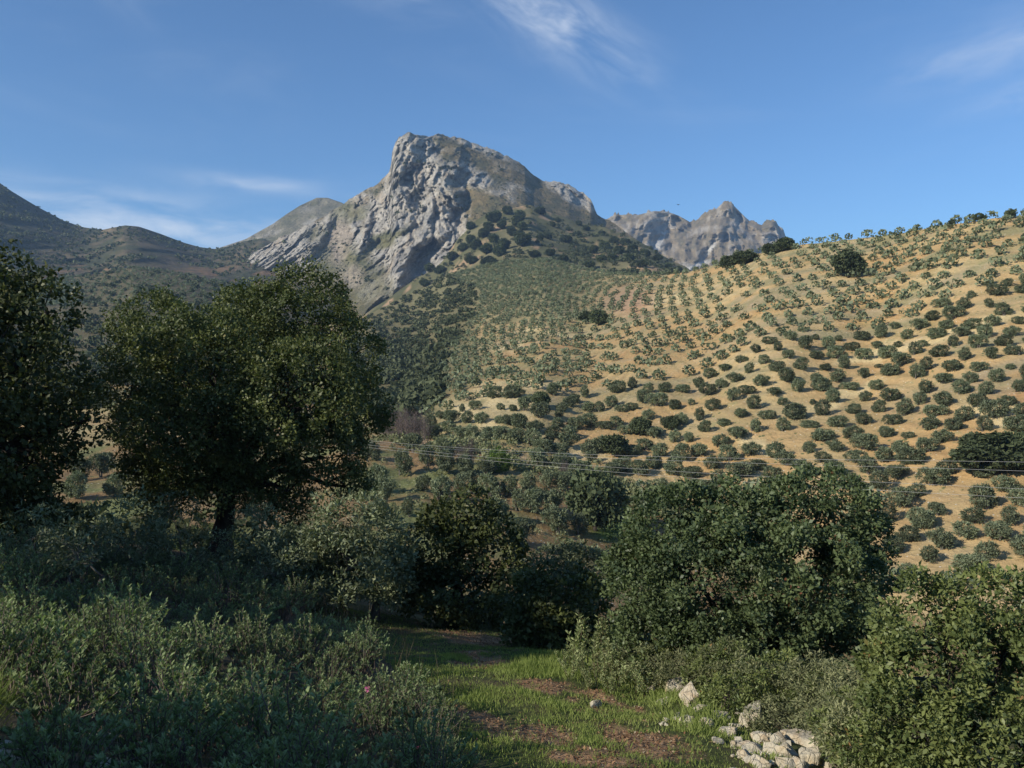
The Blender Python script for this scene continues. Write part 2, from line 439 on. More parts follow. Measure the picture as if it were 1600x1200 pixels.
def b_colour():
    px = np.broadcast_to(hb.pxs[None, :], hb.rows.shape); row = hb.rows; x, y = XB[..., 0], XB[..., 1]
    n1 = fbm(x / 22, y / 30, seed=21, octv=5); n2 = fbm(x / 60, y / 45, seed=22, octv=4); n3 = fbm(x / 5, y / 6, seed=23, octv=3)
    ochre = np.array([.46, .29, .128]); pale = np.array([.485, .36, .182]); red = np.array([.41, .215, .095]); cream = np.array([.60, .47, .25])
    herb = np.array([.20, .195, .085]); grey = np.array([.33, .27, .17])
    C = np.broadcast_to(ochre, x.shape + (3,)).copy()
    C = mixc(C, pale, np.clip((n1 - .42) * 4.5, 0, 1) * .8)
    C = mixc(C, red, np.clip((.43 - n2) * 7, 0, 1) * .55 * np.clip((row - 480) / 120, 0, 1))
    # the upper slope and the long strips between the rows carry thin dry grass
    strip = fbm(x / 45, y / 9 + x / 60, seed=30, octv=3)
    C = mixc(C, grey, np.clip((strip - .48) * 6, 0, 1) * np.clip((700 - row) / 160, .15, .75))
    C = mixc(C, herb, np.clip((n3 * .5 + strip * .5 - .50) * 7, 0, 1) * np.clip(.62 - (row - 380) / 700, .12, .62))
    ph = hb.N + (fbm(x / 14, y / 14, seed=33) - .5) * .7
    C = mixc(C, [.27, .235, .115], np.clip(np.cos(2 * np.pi * (ph + .5)) * .9 - .15, 0, 1) * np.clip(.75 - (row - 420) / 700, .25, .7) * (row < 900) * (y < 520))
    C = mixc(C, cream, np.clip(np.cos(2 * np.pi * (ph + .22)) * 2 - 1.25, 0, 1) * .5 * np.clip((n1 - .4) * 5, 0, 1) * (y < 520))
    C = mixc(C, [.22, .20, .095], np.clip((1020 - px) / 200, 0, 1) * np.clip((n3 * .5 + n1 * .5 - .40) * 5, 0, 1) * .6)
    for (cx, cy, rx, ry, ro) in ((1395, 545, 80, 8, -12), (1530, 505, 90, 9, -14), (1565, 655, 75, 17, 14), (1320, 620, 60, 8, -22), (1340, 560, 35, 8, -15), (1200, 700, 60, 9, 30),
                                 (790, 625, 55, 16, 22), (745, 648, 50, 13, 24), (820, 603, 50, 5, 8), (900, 705, 60, 8, 20), (1185, 740, 45, 9, 12), (1040, 470, 45, 7, -8), (860, 520, 60, 5, 5), (760, 545, 60, 5, -4)):
        C = mixc(C, cream, blob(px + (n1 - .5) * 60, row + (n3 - .5) * 26, cx, cy, rx, ry, ro, .7) * .85)
    C = mixc(C, [.40, .20, .15], blob(px, row, 975, 470, 45, 22, 0, .8) * .5)
    # valley floor and the terraced field: brown earth with grass
    vl = np.interp(px, [-450, 400, 560, 640, 760, 900, 1000, 1100, 1250, 1400, 1600, 2100], [700, 690, 668, 690, 700, 745, 775, 810, 880, 960, 1000, 1040])
    low = np.clip((row - vl) / 18 + .5, 0, 1)
    field = mixc(np.broadcast_to(np.array([.25, .16, .075]), C.shape), [.17, .18, .070], np.clip((fbm(x / 9, y / 14, seed=41) - .42) * 5, 0, 1))
    field = mixc(field, [.33, .22, .11], np.clip((fbm(x / 5, y / 5, seed=42) - .55) * 5, 0, 1) * .7)
    field = mixc(field, [.09, .14, .035], blob(px, row, 965, 830, 45, 18, 0, .8))
    C = mixc(C, field, low)
    bed = np.exp(-((row - vl) / 7) ** 2) * np.clip((px - 600) / 60, 0, 1) * np.clip((1000 - px) / 60, 0, 1)
    C = mixc(C, [.42, .32, .23], bed * .6)
    # dense scrub soil on the left flank and beyond the grove
    mq = np.clip(blob(px + (n2 - .5) * 90, row, 640, 545, 105, 120, 0, .4) + blob(px, row, 680, 470, 70, 40, -20, .5), 0, 1)
    C = mixc(C, [.13, .115, .055], mq * .9)
    C = mixc(C, [.17, .155, .08], np.clip((520 - row) / 60, 0, 1) * np.clip((1010 - px) / 120, 0, 1) * .8)
    C = mixc(C, [.10, .085, .046], np.clip((520 - px) / 60, 0, 1) * np.clip((640 - row) / 60, 0, 1) * .95)
    return C
MAT['hillside'] = terrain_mat('ochre_hillside', .9, .25, .34, .9, .5, (.25, .235, .11), 1.1)
hill_object('hillside', with_back(XB, 160, 320), b_colour(), MAT['hillside'])

# ---- green knoll at the foot of the mountain
K_CREST = [(500, 520), (560, 500), (600, 472), (640, 442), (690, 407), (735, 352), (765, 332), (800, 325), (830, 322), (865, 335), (905, 347), (945, 352), (990, 374), (1036, 399), (1081, 421), (1150, 450)]
hk = Hill({500: [(520, 1150), (600, 900)], 640: [(442, 1220), (500, 1030), (600, 880)], 735: [(352, 1330), (400, 1180), (450, 1010), (600, 880)], 830: [(322, 1400), (370, 1180), (420, 960), (600, 870)],
           930: [(350, 1420), (390, 1180), (430, 900), (600, 820)], 1036: [(399, 1280), (420, 1000), (440, 800), (600, 700)], 1150: [(450, 1000), (480, 700), (600, 640)]},
          K_CREST, 600, np.arange(500, 1151, 4.0), 70, blur=4)
XK = hk.xyz(); XK[..., 2] += (fbm(XK[..., 0] / 60, XK[..., 1] / 60, seed=51) - .5) * 16
n = fbm(XK[..., 0] / 40, XK[..., 1] / 60, seed=52, octv=5)
CK = mixc(np.broadcast_to(np.array([.115, .112, .052]), XK.shape), [.17, .15, .078], np.clip((n - .5) * 5, 0, 1))
CK = mixc(CK, [.085, .085, .04], np.clip((.47 - n) * 6, 0, 1))
CK = mixc(CK, [.36, .24, .14], np.clip((fbm(XK[..., 0] / 15, XK[..., 1] / 25, seed=53) - .66) * 10, 0, 1))
MAT['knoll'] = terrain_mat('scrubby_grassland', .12, .035, .35, .8, 2.0, (.09, .09, .045))
hill_object('knoll', with_back(XK, 120, 300), CK, MAT['knoll'])

# ---- limestone mountain
M_CREST = [(300, 500), (345, 462), (357, 449), (369, 422), (397, 394), (425, 378), (455, 364), (512, 335), (538, 317), (558, 304), (585, 290), (599, 279), (608, 268), (612, 252), (613, 237), (618, 224), (625, 214),
           (639, 207), (648, 209), (656, 213), (670, 212), (685, 210), (722, 217), (765, 232), (800, 248), (820, 260), (833, 274), (847, 282), (870, 285), (889, 289), (910, 301), (922, 311), (927, 320), (933, 336), (952, 344), (997, 376), (1036, 400), (1081, 423), (1160, 470)]
M_COLS = {300: [(500, 1500), (600, 1200)], 357: [(449, 1520), (500, 1420), (600, 1180)], 397: [(394, 1620), (440, 1500), (500, 1360), (600, 1130)], 455: [(364, 1690), (420, 1530), (480, 1360), (600, 1080)],
          538: [(317, 1780), (380, 1590), (450, 1380), (600, 1010)], 595: [(282, 1790), (300, 1735), (380, 1560), (450, 1330), (600, 1000)],
          612: [(245, 1700), (272, 1690), (300, 1660), (380, 1510), (450, 1310), (600, 990)], 640: [(207, 1700), (250, 1668), (290, 1640), (310, 1610), (400, 1420), (470, 1260), (600, 990)],
          700: [(211, 1800), (245, 1730), (262, 1665), (300, 1600), (400, 1390), (600, 980)], 765: [(232, 1860), (280, 1680), (330, 1520), (400, 1360), (600, 980)],
          833: [(274, 1900), (300, 1730), (330, 1590), (400, 1420), (600, 980)], 910: [(301, 1920), (320, 1830), (350, 1660), (420, 1470), (600, 980)], 933: [(336, 1860), (360, 1700), (600, 960)],
          1000: [(378, 1760), (440, 1500), (600, 960)], 1160: [(470, 1500), (600, 950)]}
hm = Hill(M_COLS, M_CREST, 600, np.arange(300, 1161, 1.7), 250, blur=2)
def seg_dist(px, row, a, b):
    """signed distance to a segment (positive to the right of a->b as seen in the picture) and parameter"""
    ax, ay = a; bx, by = b; dx, dy = bx - ax, by - ay; L2 = dx * dx + dy * dy
    t = np.clip(((px - ax) * dx + (row - ay) * dy) / L2, 0, 1)
    ex, ey = px - (ax + t * dx), row - (ay + t * dy)
    return np.hypot(ex, ey), np.sign(dx * ey - dy * ex), t
def ridge(px, row, pts, amp, wl, wr):
    """crest line of a rock rib: amp metres towards the viewer, wl / wr half-widths on its left / right"""
    out = np.zeros_like(px)
    for a, b in zip(pts[:-1], pts[1:]):
        d, sg, t = seg_dist(px, row, a, b)
        w = np.where(sg > 0, wl, wr)
        out = np.maximum(out, amp * np.exp(-(d / w) ** 1.3))
    return out
pm = np.broadcast_to(hm.pxs[None, :], hm.rows.shape).copy(); rm = hm.rows.copy()
dm = np.exp(hm.logd)
xm = (pm - 800) / F * dm; zm = -(rm - 600) / F * dm
wob = (fbm(xm / 48, zm / 48, seed=61) - .5) * 44; pw = pm + wob; rw = rm + wob * .6
rib = np.zeros_like(pm)
rib += ridge(pw, rw, [(718, 262), (700, 288), (690, 315), (676, 345), (656, 381), (627, 419), (600, 450), (585, 480)], 46, 30, 12)
rib += ridge(pw, rw, [(708, 252), (690, 262), (683, 285), (672, 315)], 24, 12, 9)
rib += ridge(pw, rw, [(640, 215), (636, 250), (640, 285), (622, 330), (600, 372)], 26, 22, 14)
rib += ridge(pw, rw, [(612, 258), (600, 300), (580, 330), (570, 362)], 26, 16, 12)
rib += ridge(pw, rw, [(660, 260), (652, 300), (640, 335), (625, 360)], 24, 10, 10)
rib += ridge(pw, rw, [(590, 360), (560, 385), (545, 420)], 26, 20, 16)
rib += ridge(pw, rw, [(455, 366), (430, 395), (385, 430), (360, 470)], 30, 40, 26)
rib += ridge(pw, rw, [(505, 340), (470, 380), (430, 420)], 24, 28, 20)
rib += ridge(pw, rw, [(740, 285), (770, 300), (800, 330)], 22, 18, 18)
rib += ridge(pw, rw, [(847, 284), (889, 291), (925, 318), (935, 340)], 24, 12, 14)
rib += ridge(pw, rw, [(690, 226), (760, 244), (830, 276)], 16, 7, 7)
rib -= ridge(pw, rw, [(655, 262), (668, 285), (660, 310), (640, 330)], 26, 12, 12)
rib -= ridge(pw, rw, [(672, 335), (630, 365), (584, 390)], 20, 10, 10)
rib -= ridge(pw, rw, [(720, 300), (722, 325), (705, 350), (690, 372), (672, 400), (650, 432)], 30, 10, 18)
rib -= ridge(pw, rw, [(530, 345), (520, 380), (545, 440)], 22, 18, 18)
# where bare rock crops out (a rock map of the mountain) and where scrub and scree lie
rock = np.clip(blob(pw, rw, 642, 285, 50, 92, 10, .45) + blob(pw, rw, 640, 385, 62, 105, 42, .4) + blob(pw, rw, 420, 415, 105, 38, -28, .6) * .95 + blob(pw, rw, 560, 345, 50, 55, -20, .5) * .7
               + blob(pw, rw, 722, 272, 36, 16, 10, .6) * .8 + blob(pw, rw, 893, 303, 48, 12, 28, .6) * .9 + blob(pw, rw, 775, 240, 75, 7, 17, .8) * .8 + blob(pw, rw, 790, 300, 60, 16, 18, .9) * .3 + blob(pw, rw, 500, 372, 60, 22, -30, .7) * .6, 0, 1)
veg = np.clip(blob(pw, rw, 590, 385, 55, 11, -33, .7) * .9 + blob(pw, rw, 515, 400, 35, 40, 0, .7) * .8 + blob(pw, rw, 560, 440, 40, 40, 0, .7) * .7 + blob(pw, rw, 545, 335, 30, 12, -28, .7) * .7, 0, 1)
scree = np.clip(blob(pw, rw, 527, 378, 16, 32, 25, .6) + blob(pw, rw, 545, 430, 26, 20, 30, .7) * .8, 0, 1)
rock = np.clip(rock * (1 - veg * .8) * (1 - scree * .7), 0, 1)
sh = xm - (.22 + .30 * np.clip((rm - 290) / 90, 0, 1)) * zm                                              # beds and flutes lean up to the right
nz = ridged(sh / 34, zm / 95, dm / 500, 5, 71) - .62
nz2 = ridged(sh / 13, zm / 30, dm / 300, 4, 75) - .62
nz3 = ridged(sh / 7.5, zm / 15, octv=3, seed=79) - .62
nz4 = fbm(xm / 3.2, zm / 3.2, octv=2, seed=83) - .5
big = fbm(xm / 170, zm / 150, octv=3, seed=81) - .5
def cells(u, v, seed):
    iu, iv = np.floor(u), np.floor(v); best = np.full(u.shape, 9.); val = np.zeros(u.shape); sec = np.full(u.shape, 9.)
    for a in (-1, 0, 1):
        for b in (-1, 0, 1):
            cu = iu + a; cv = iv + b; ku = cu + hash3(cu, cv, cu * 0, seed); kv = cv + hash3(cu, cv, cu * 0, seed + 1)
            d_ = (u - ku) ** 2 + (v - kv) ** 2; hv = hash3(cu, cv, cu * 0, seed + 2) + (u - ku) * (hash3(cu, cv, cu * 0, seed + 3) - .5) * 1.2 + (v - kv) * (hash3(cu, cv, cu * 0, seed + 4) - .5) * 1.2
            sec = np.where(d_ < best, best, np.minimum(sec, d_)); val = np.where(d_ < best, hv, val); best = np.minimum(best, d_)
    return val - .5, np.sqrt(sec) - np.sqrt(best)
wx = (fbm(xm / 25, zm / 25, seed=201) - .5) * 26
c1, e1 = cells((sh + wx) / 26, (zm + wx) / 60, 211); c2, e2 = cells((sh + wx) / 10, (zm + wx) / 22, 221)
crack = np.clip(1 - e1 / .10, 0, 1) * 9 + np.clip(1 - e2 / .14, 0, 1) * 4
fade = np.clip((rm - hm.crest[None, :]) / 5, .3, 1)
dm2 = dm - rib * np.clip((rm - hm.crest[None, :]) / 14, .2, 1) - (nz * (9 + 22 * rock) + nz2 * (5 + 12 * rock) + nz3 * (4 + 7 * rock) + nz4 * (3 + 5 * rock) + (c1 * 20 + c2 * 13 - crack * .7) * rock + big * 50) * fade
XM = hm.xyz(dm2)
XM[:2, :, 2] += ((ridged(XM[0, :, 0] / 16, XM[0, :, 0] * 0 + 3, octv=3, seed=88) - .6) * (4 + 7 * rock[0]))[None, :]
CM = np.broadcast_to(np.array([.205, .162, .085]), XM.shape)
nb = fbm(xm / 30, zm / 22, octv=5, seed=91)
CM = mixc(CM, [.29, .245, .17], np.clip((nb - .54) * 7, 0, 1) * .7)
CM = mixc(CM, [.105, .105, .06], np.clip((.46 - nb) * 7, 0, 1) * .8)
rk = np.clip(rock * 1.15 - .15 + (nz2 * 1.4) * (rock > .15) + (nb - .55) * 1.2 * (rock > .1), 0, 1)
CM = mixc(CM, [.51, .46, .38], rk)
CM = mixc(CM, [.46, .36, .25], np.clip((fbm(sh / 22, zm / 45, octv=3, seed=95) - .60) * 9, 0, 1) * rock * .55)
CM = mixc(CM, [.33, .315, .285], np.clip((fbm(sh / 9, zm / 30, octv=3, seed=97) - .52) * 7, 0, 1) * rock * .6)
CM = mixc(CM, [.20, .19, .17], np.clip(crack / 12, 0, .7) * rock)
CM = mixc(CM, [.165, .165, .075], veg * .75)
CM = mixc(CM, [.44, .36, .28], scree * .8)
m, t, out = new_mat('limestone_mountain')
co = t.objco(); ra = t.attr('rock', 'Fac')
lean = t.mapping(co, rot=(0, math.radians(-28), 0), scale=(1, .5, .35))
n1 = t.noise(lean, .16, 8, .7, .5); n2 = t.noise(co, .09, 7, .65, .3); vo = t.voro(co, .085)
n3 = t.noise(co, .42, 5, .7, .4)
c = t.mix(1.0, t.attr('soil'), t_gray(t, t.math('ADD', t.ramp(n1, .34, .66, .34, .74), t.ramp(n3, .36, .64, .26, .72))), 'MULTIPLY')
dots = t.math('MULTIPLY', t.ramp(vo, .22, .34, 1, 0), t.math('MULTIPLY_ADD', ra, -.75, .95))
dots = t.math('MULTIPLY', dots, t.ramp(n2, .42, .56))
c = t.mix(dots, c, (.070, .075, .042))                           # low bushes too small to model one by one
t.l.new(principled(t, c, .95, .1, t.bump(t.math('ADD', t.math('ADD', n1, n2), t.math('MULTIPLY', n3, .5)), 1.0, 6.0)), out.inputs[0])
MAT['mountain'] = m
hill_object('mountain', with_back(XM, 300, 700), CM, MAT['mountain'], {'rock': rock}, smooth=False)

# ---- smaller hill behind the mountain's left shoulder
H_CREST = [(250, 440), (340, 388), (383, 374), (426, 350), (450, 333), (469, 321), (495, 309), (512, 309), (535, 317), (560, 335), (620, 380)]
hh = Hill({250: [(440, 2300), (560, 1700)], 383: [(374, 2450), (440, 2100), (560, 1700)], 500: [(308, 2700), (380, 2300), (560, 1750)], 620: [(380, 2600), (560, 1800)]}, H_CREST, 560, np.arange(250, 621, 2.5), 90, 2)
XH = hh.xyz(np.exp(hh.logd) - (ridged(hh.xyz()[..., 0] / 120, hh.xyz()[..., 2] / 90, octv=5, seed=101) - .6) * 90)
n = fbm(XH[..., 0] / 50, XH[..., 2] / 30, octv=5, seed=102)
CH = mixc(np.broadcast_to(np.array([.21, .185, .125]), XH.shape), [.36, .33, .28], np.clip((n - .5) * 6, 0, 1) * .7)
CH = mixc(CH, [.12, .115, .065], np.clip((.46 - n) * 6, 0, 1) * .8)
MAT['farhill'] = terrain_mat('far_scrub_slope', .06, .02, .4, 1., 6., (.11, .105, .06))
hill_object('shoulder_hill', with_back(XH, 200, 500), CH * 1.15, MAT['mountain'], {'rock': np.full(XH.shape[:2], .35)})

# ---- jagged peaks far right
P_CREST = [(880, 380), (930, 350), (945, 343), (962, 335), (997, 335), (1022, 329), (1043, 330), (1060, 336), (1081, 348), (1090, 342), (1099, 335), (1110, 327), (1120, 325), (1127, 318), (1136, 316), (1144, 318), (1155, 329), (1165, 339), (1172, 345), (1190, 351), (1199, 347), (1207, 344), (1213, 350), (1218, 357), (1224, 363), (1230, 372), (1236, 380), (1270, 400), (1400, 440)]
hp = Hill({880: [(380, 3100), (520, 2300)], 1020: [(329, 3200), (380, 2950), (420, 2700), (520, 2300)], 1081: [(348, 3250), (420, 2750), (520, 2300)], 1135: [(316, 3250), (350, 3050), (420, 2650), (520, 2300)], 1207: [(344, 3150), (420, 2600), (520, 2250)], 1400: [(440, 3000), (520, 2400)]}, P_CREST, 520, np.arange(880, 1401, 2.0), 130, 1)
xp = hp.xyz()
pp = np.broadcast_to(hp.pxs[None, :], hp.rows.shape); rp = hp.rows
ribp = ridge(pp.copy(), rp.copy(), [(1136, 318), (1120, 360), (1090, 400), (1075, 425)], 120, 30, 14) + ridge(pp.copy(), rp.copy(), [(1207, 346), (1190, 380), (1165, 410)], 100, 22, 14) + ridge(pp.copy(), rp.copy(), [(1022, 330), (1000, 370), (985, 400)], 90, 30, 18)
dp = np.exp(hp.logd) - ribp * np.clip((rp - hp.crest[None]) / 12, .1, 1) - ((ridged((xp[..., 0] - .4 * xp[..., 2]) / 110, xp[..., 2] / 150, octv=5, seed=111) - .6) * 190 + (ridged((xp[..., 0] - .4 * xp[..., 2]) / 30, xp[..., 2] / 60, octv=4, seed=112) - .6) * 95) * np.clip((rp - hp.crest[None]) / 8, .25, 1)
XP = hp.xyz(dp)
XP[:1, :, 2] += (ridged(XP[0, :, 0] / 17, XP[0, :, 0] * 0, octv=3, seed=113) - .6) * 34
n = .5 * fbm(xp[..., 0] / 60, xp[..., 2] / 45, octv=4, seed=114) + .5 * fbm((xp[..., 0] - .5 * xp[..., 2]) / 14, xp[..., 2] / 26, octv=4, seed=115)
CP = mixc(np.broadcast_to(np.array([.225, .178, .115]), XP.shape), [.38, .345, .29], np.clip((n - .47) * 6, 0, 1) * .75)
CP = mixc(CP, [.13, .12, .085], np.clip((.45 - n) * 7, 0, 1) * .7)
CP = mixc(CP, [.60, .56, .49], np.clip(blob(pp, rp, 1030, 380, 4, 26, 25, .6) + blob(pp, rp, 1090, 415, 22, 4, -20, .7) + blob(pp, rp, 1110, 390, 3, 14, 40, .7), 0, 1) * .8)
hill_object('far_peaks', with_back(XP, 300, 700), CP * 1.2, MAT['mountain'], {'rock': np.full(XP.shape[:2], .6)}, smooth=False)

# ---- hills closing the valley on the left
L_CREST = [(-700, 90), (-400, 150), (-150, 225), (0, 286), (17, 298), (40, 312), (62, 325), (100, 345), (130, 355), (160, 359), (195, 352), (217, 354), (250, 365), (287, 379), (312, 386), (335, 389), (362, 384), (380, 377), (410, 372), (470, 400), (560, 460)]
hl = Hill({-700: [(90, 1500), (300, 1100), (560, 640)], 0: [(286, 1800), (360, 1450), (440, 1120), (560, 760)], 130: [(355, 1850), (400, 1450), (440, 1200), (560, 800)], 195: [(352, 1650), (400, 1350), (440, 1180), (560, 800)],
           312: [(386, 1900), (420, 1450), (460, 1150), (560, 850)], 400: [(372, 1950), (420, 1500), (480, 1150), (560, 900)], 560: [(460, 1500), (560, 1000)]}, L_CREST, 560, np.arange(-700, 561, 4.0), 110, 3)
xl = hl.xyz()
dl = np.exp(hl.logd) - ((ridged(xl[..., 0] / 190, xl[..., 2] / 170, octv=4, seed=121) - .6) * 130 + (fbm(xl[..., 0] / 30, xl[..., 2] / 30, octv=4, seed=122) - .5) * 40) * np.clip((hl.rows - hl.crest[None]) / 12, .1, 1)
XL = hl.xyz(dl)
n = .5 * fbm(xl[..., 0] / 60, xl[..., 1] / 90, octv=5, seed=123) + .5 * fbm(xl[..., 0] / 16, xl[..., 2] / 10, octv=4, seed=125); pl = np.broadcast_to(hl.pxs[None], hl.rows.shape)
CL = mixc(np.broadcast_to(np.array([.125, .10, .062]), XL.shape), [.062, .066, .036], np.clip((n - .44) * 6, 0, 1))
CL = mixc(CL, [.20, .15, .085], np.clip((.42 - n) * 7, 0, 1) * .8)
CL = mixc(CL, [.055, .058, .036], np.clip((130 - pl) / 90, 0, 1) * .7)
CL = mixc(CL, [.24, .14, .075], np.clip((fbm(xl[..., 0] / 16, xl[..., 2] / 12, octv=3, seed=124) - .58) * 9, 0, 1) * np.clip((hl.rows - 395) / 30, 0, 1) * .7)
MAT['lefthill'] = terrain_mat('scrub_covered_slope', .07, .02, .4, 1., 5., (.05, .055, .03))
hill_object('scrub_hills', with_back(XL, 250, 600), CL * 1.05, MAT['lefthill'])

# ---- the near ground
GC = np.array([(0, 0, -1.7), (-3, 2, -1.6), (3, 2, -2.6), (0, 4, -2.6), (0, -10, -1.2), (-15, -10, .3), (15, -10, -3), (-15, 0, -.4), (-4, 6, -2.6), (-5.2, 9, -3.3), (-3, 9, -3.85), (-8, 14, -4.0), (-9, 20, -4.8),
               (-9.85, 30, -5.85), (-15, 24, -4.6), (-20, 15, -2.2), (1.5, 11, -4.6), (0, 14, -5.05), (4, 12, -4.9), (7, 10, -5.0), (4.5, 17, -5.7), (-1.5, 22, -6.35), (-2, 27, -7.4), (3, 24, -7), (8, 20, -6.6),
               (15, 12, -5.8), (12, 25, -9), (-5, 25, -6.3), (-8, 45, -12), (0, 45, -14.5), (12, 45, -17), (-25, 45, -9.5), (30, 20, -10), (30, 45, -20), (-40, 20, 1), (-40, 45, -7),
               (-30, 70, -19.5), (0, 70, -22.3), (30, 72, -25.5), (60, 80, -31), (60, 20, -16), (-80, 70, -15), (-80, 0, 8), (60, -20, -9), (-40, -30, 5), (0, -30, -1), (-30, 100, -33), (0, 100, -36), (50, 100, -42), (-80, 100, -30), (100, 60, -32)], float)
def tps(r):
    return np.where(r > 1e-9, r * r * np.log(np.maximum(r, 1e-9)), 0)
_n = len(GC); _K = tps(np.hypot(GC[:, None, 0] - GC[None, :, 0], GC[:, None, 1] - GC[None, :, 1])) + np.eye(_n) * .6
_Q = np.c_[np.ones(_n), GC[:, :2]]
_W = np.linalg.solve(np.block([[_K, _Q], [_Q.T, np.zeros((3, 3))]]), np.r_[GC[:, 2], 0, 0, 0])
def ground_z(x, y, rough=True):
    x = np.asarray(x, float); y = np.asarray(y, float); sh_ = x.shape; x = x.ravel(); y = y.ravel(); out = np.empty(len(x))
    for i in range(0, len(x), 20000):
        a, b = x[i:i + 20000], y[i:i + 20000]
        out[i:i + 20000] = tps(np.hypot(a[:, None] - GC[None, :, 0], b[:, None] - GC[None, :, 1])) @ _W[:_n] + _W[_n] + _W[_n + 1] * a + _W[_n + 2] * b
    if rough: out += (fbm(x / 1.6, y / 1.6, seed=131, octv=4) - .5) * .32 + (fbm(x / .35, y / .35, seed=135, octv=2) - .5) * .07
    return out.reshape(sh_)
_gx0 = np.arange(-26, 26.01, .1); _gy0 = np.arange(3, 40.01, .1); _GG = ground_z(*np.meshgrid(_gx0, _gy0))
def gz1(x, y):
    if not (-26 < x < 25.9 and 3 < y < 39.9): return float(ground_z(np.array([x]), np.array([y]))[0])
    fx = (x + 26) / .1; fy = (y - 3) / .1; i = int(fx); j = int(fy); u = fx - i; v = fy - j
    return float((_GG[j, i] * (1 - u) + _GG[j, i + 1] * u) * (1 - v) + (_GG[j + 1, i] * (1 - u) + _GG[j + 1, i + 1] * u) * v)
def ground_hit(px, row):
    d = np.concatenate([np.arange(3, 40, .05), np.arange(40, 90, .5)])
    z = ground_z((px - 800) / F * d, d, False); ray = -(row - 600) / F * d
    i = np.nonzero(z > ray)[0]
    d = d[i[0]] if len(i) else 60.0
    x = (px - 800) / F * d
    return np.array([x, d, gz1(x, d)])
gx = np.concatenate([np.arange(-110, -16, 3), np.arange(-16, -9, .5), np.arange(-9, 9, .13), np.arange(9, 16, .5), np.arange(16, 120, 3)])
gy = np.concatenate([np.arange(-45, 2, 2.5), np.arange(2, 6, .4), np.arange(6, 24, .13), np.arange(24, 40, .6), np.arange(40, 108, 2.5)])
GX, GY = np.meshgrid(gx, gy); GZ = ground_z(GX, GY)
gpx = 800 + F * GX / np.maximum(GY, .5); grow = 600 - F * GZ / np.maximum(GY, .5)
def bare_mask(px, row, x, y):
    """patches of dry leaf litter showing between the grass"""
    k = 0
    for (cx, cy, rx, ry, ro) in ((735, 995, 75, 9, 8), (750, 1030, 50, 8, 6), (770, 1130, 75, 13, 16), (850, 1150, 45, 14, 10), (1010, 1160, 70, 20, 22), (930, 1185, 80, 10, 8), (880, 1080, 90, 7, 10), (960, 1095, 40, 8, 20), (925, 1110, 22, 6, 0)):
        k = np.maximum(k, blob(px + (fbm(x * 1.6, y * 1.2, seed=141) - .5) * 90, row + (fbm(x * 2, y * 2, seed=142) - .5) * 34, cx, cy, rx, ry, ro, .6))
    return k
bare = bare_mask(gpx, grow, GX, GY)
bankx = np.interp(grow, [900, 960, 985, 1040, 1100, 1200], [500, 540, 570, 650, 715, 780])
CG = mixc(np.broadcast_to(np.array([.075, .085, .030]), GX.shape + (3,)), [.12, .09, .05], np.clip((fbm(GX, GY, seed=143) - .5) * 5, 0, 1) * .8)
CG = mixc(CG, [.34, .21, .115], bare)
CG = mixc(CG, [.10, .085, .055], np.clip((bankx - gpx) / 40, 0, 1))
CG = mixc(CG, [.20, .135, .07], np.clip((GY - 24) / 8, 0, 1) * .6)
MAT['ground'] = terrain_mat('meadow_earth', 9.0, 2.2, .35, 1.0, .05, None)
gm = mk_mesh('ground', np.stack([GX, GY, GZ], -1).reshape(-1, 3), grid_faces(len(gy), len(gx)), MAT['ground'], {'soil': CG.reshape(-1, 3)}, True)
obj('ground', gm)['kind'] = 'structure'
pv = np.array([(x, y, -58) for y in np.linspace(-2600, 4500, 30) for x in np.linspace(-4300, 4300, 30)])
pc = mixc(np.broadcast_to(np.array([.17, .14, .08]), pv.shape), [.11, .115, .06], np.clip((fbm(pv[:, 0] / 500, pv[:, 1] / 500, seed=151) - .4) * 4, 0, 1))
pv[:, 2] += (fbm(pv[:, 0] / 600, pv[:, 1] / 600, seed=152) - .5) * 20
obj('plain', mk_mesh('plain', pv, grid_faces(30, 30), MAT['farhill'], {'soil': pc}, True))['kind'] = 'structure'

